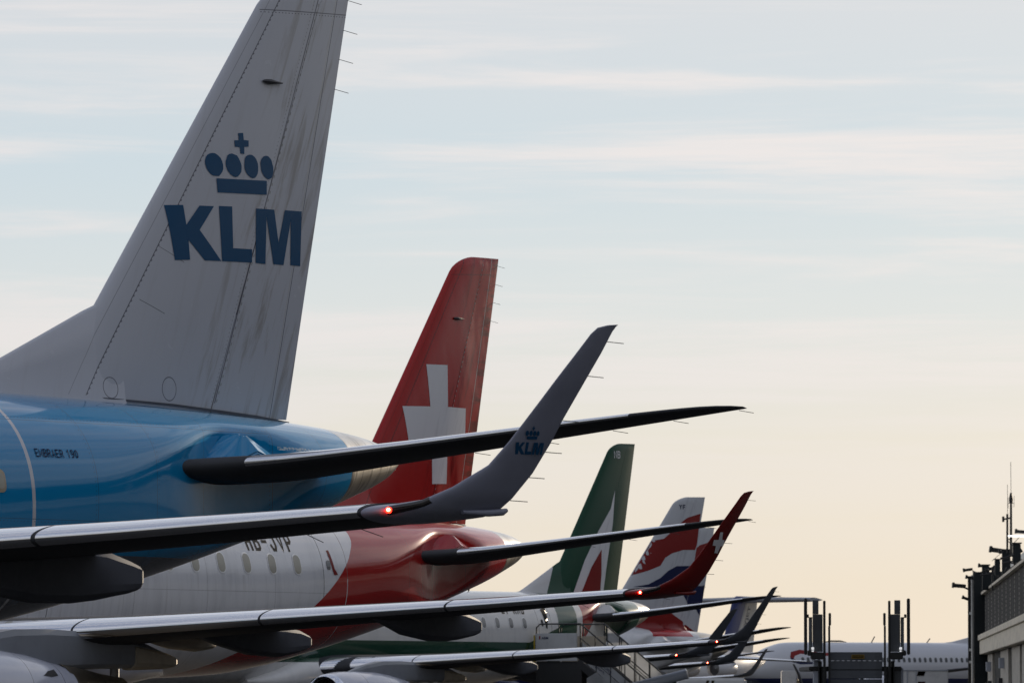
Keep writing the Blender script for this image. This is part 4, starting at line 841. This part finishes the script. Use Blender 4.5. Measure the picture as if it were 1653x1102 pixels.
for u, v, Y, f_, t_, lab in ((1549, 945, 402, -1, 5, 'floodlight jutting lowest and farthest left from the corner tower'), (1563, 919, 400, -1, -8, 'small floodlight at the head of the corner tower'), (1567, 932, 398, -1, 10, 'floodlight tucked against the corner tower shaft'), (1561, 966, 401, -1, 20, 'lamp on a short arm low on the corner tower'),
                             (1588, 913, 375, -1, 5, 'floodlight on the first roof post past the corner tower'), (1598, 918, 372, 1, -20, 'floodlight facing right on the first roof post'), (1611, 888, 345, -1, 8, 'large floodlight left of the antenna mast foot'), (1622, 889, 343, -1, -5, 'floodlight right under the antenna mast'), (1641, 893, 335, 1, -35, 'floodlight tilted steeply, right of the mast'), (1649, 858, 322, -1, 5, 'floodlight at the right edge of the photo with a bright face')):
    flood(u, v, Y, 1, lab, f_, t_, .85 if v == 945 or v == 888 else .6)
o = [q for q in bpy.data.objects if q.name.startswith('floodlight')][-1]
boxes('lit_face', [((-.25, -.1, -.22), (.9, .5, .06))], mat('lit_floodlight', (1, 1, 1), .3, emit=(1, 1, .97, 2.5)), o)
for u, v0, v1, Y, w_, lab in ((1591, 912, 944, 374, .42, 'thick dark roof post nearest the corner tower'), (1624, 888, 920, 342, .45, 'thick dark roof post under the antenna mast'), (1610, 903, 920, 360, .3, 'slim dark roof cabinet between the two thick posts'), (1641, 877, 899, 335, .42, 'dark roof cabinet right of the antenna mast')):
    p = at(u, v0, Y); q = at(u, v1, Y); rt = empty('roof_post', (p.x, p.y, q.z-.3), 0, label=lab, category='roof post', group='dark posts on the pier roof')
    boxes('post_box', [((0, 0, (p.z-q.z+.3)/2), (w_, .6, p.z-q.z+.3))], bd, rt, .03); boxes('cap', [((0, 0, p.z-q.z+.33), (w_+.12, .7, .06))], lampm, rt)
# railings/cables clusters
for u, v, Y, lab in ((1602, 925, 365, 'tangle of conduit beside the first roof post'), (1638, 905, 338, 'tangle of conduit right of the mast foot')):
    p = at(u, v, Y); rnd = random.Random(int(u)); Lt = []
    for i in range(7):
        x0, z0 = rnd.uniform(-.5, .4), rnd.uniform(-.5, .5); Lt.append(([Vector((x0, 0, z0)), Vector((x0+rnd.uniform(-.2, .4), .1, z0-rnd.uniform(.2, .5))), Vector((x0+rnd.uniform(.2, .8), 0, z0-rnd.uniform(-.2, .6)))], .035))
    Lt.append(([Vector((-.7, 0, -.1)), Vector((1.0, 0, .15))], .05)); Lt.append(([Vector((0, 0, .3)), Vector((0, 0, -1.0))], .06))
    o = tubes('conduit_cluster', Lt, lampm, None, 5); o.location = p; tag(o, lab, 'conduit', 'conduit clusters on the pier roof')
# antenna mast
Y = 340; p = at(1628.5, 890, Y); rt = empty('antenna_mast', (p.x, p.y, p.z-.4), 0, label='tall thin twin pole antenna mast on the pier roof', category='antenna'); O_ = Vector(rt.location)
g = lambda u, v: at(u, v, Y)-O_
am = mat('mast_black', (.012, .012, .014), .5)
tubes('mast_pole', [((g(1632, 892), g(1632, 795)), [.075, .06]), ((g(1626, 892), g(1626, 829)), .06)], am, rt, 6)
tubes('whip_aerial', [((g(1632, 795), g(1631.6, 745)), .014), ((g(1626.5, 829), g(1626.3, 782)), .014)], am, rt, 5)
tubes('cross_arm', [((g(1618, 838), g(1633, 835)), .05), ((g(1619.5, 842), g(1619.5, 833)), .07), ((g(1626, 870), g(1632, 870)), .03), ((g(1628, 812), g(1637, 812)), .015), ((g(1627.5, 802), g(1627.5, 820)), .012), ((g(1637, 800), g(1637, 818)), .012), ((g(1625, 870), g(1634, 880)), .02)], am, rt, 5)
tubes('aerial_head', [((g(1632, 812), g(1632, 805), g(1632, 795)), [.1, .12, .05])], am, rt, 8)
tubes('stay_wire', [((g(1633, 880), g(1646, 866)), .02), ((g(1625, 885), g(1601, 905)), .015)], am, rt, 5)
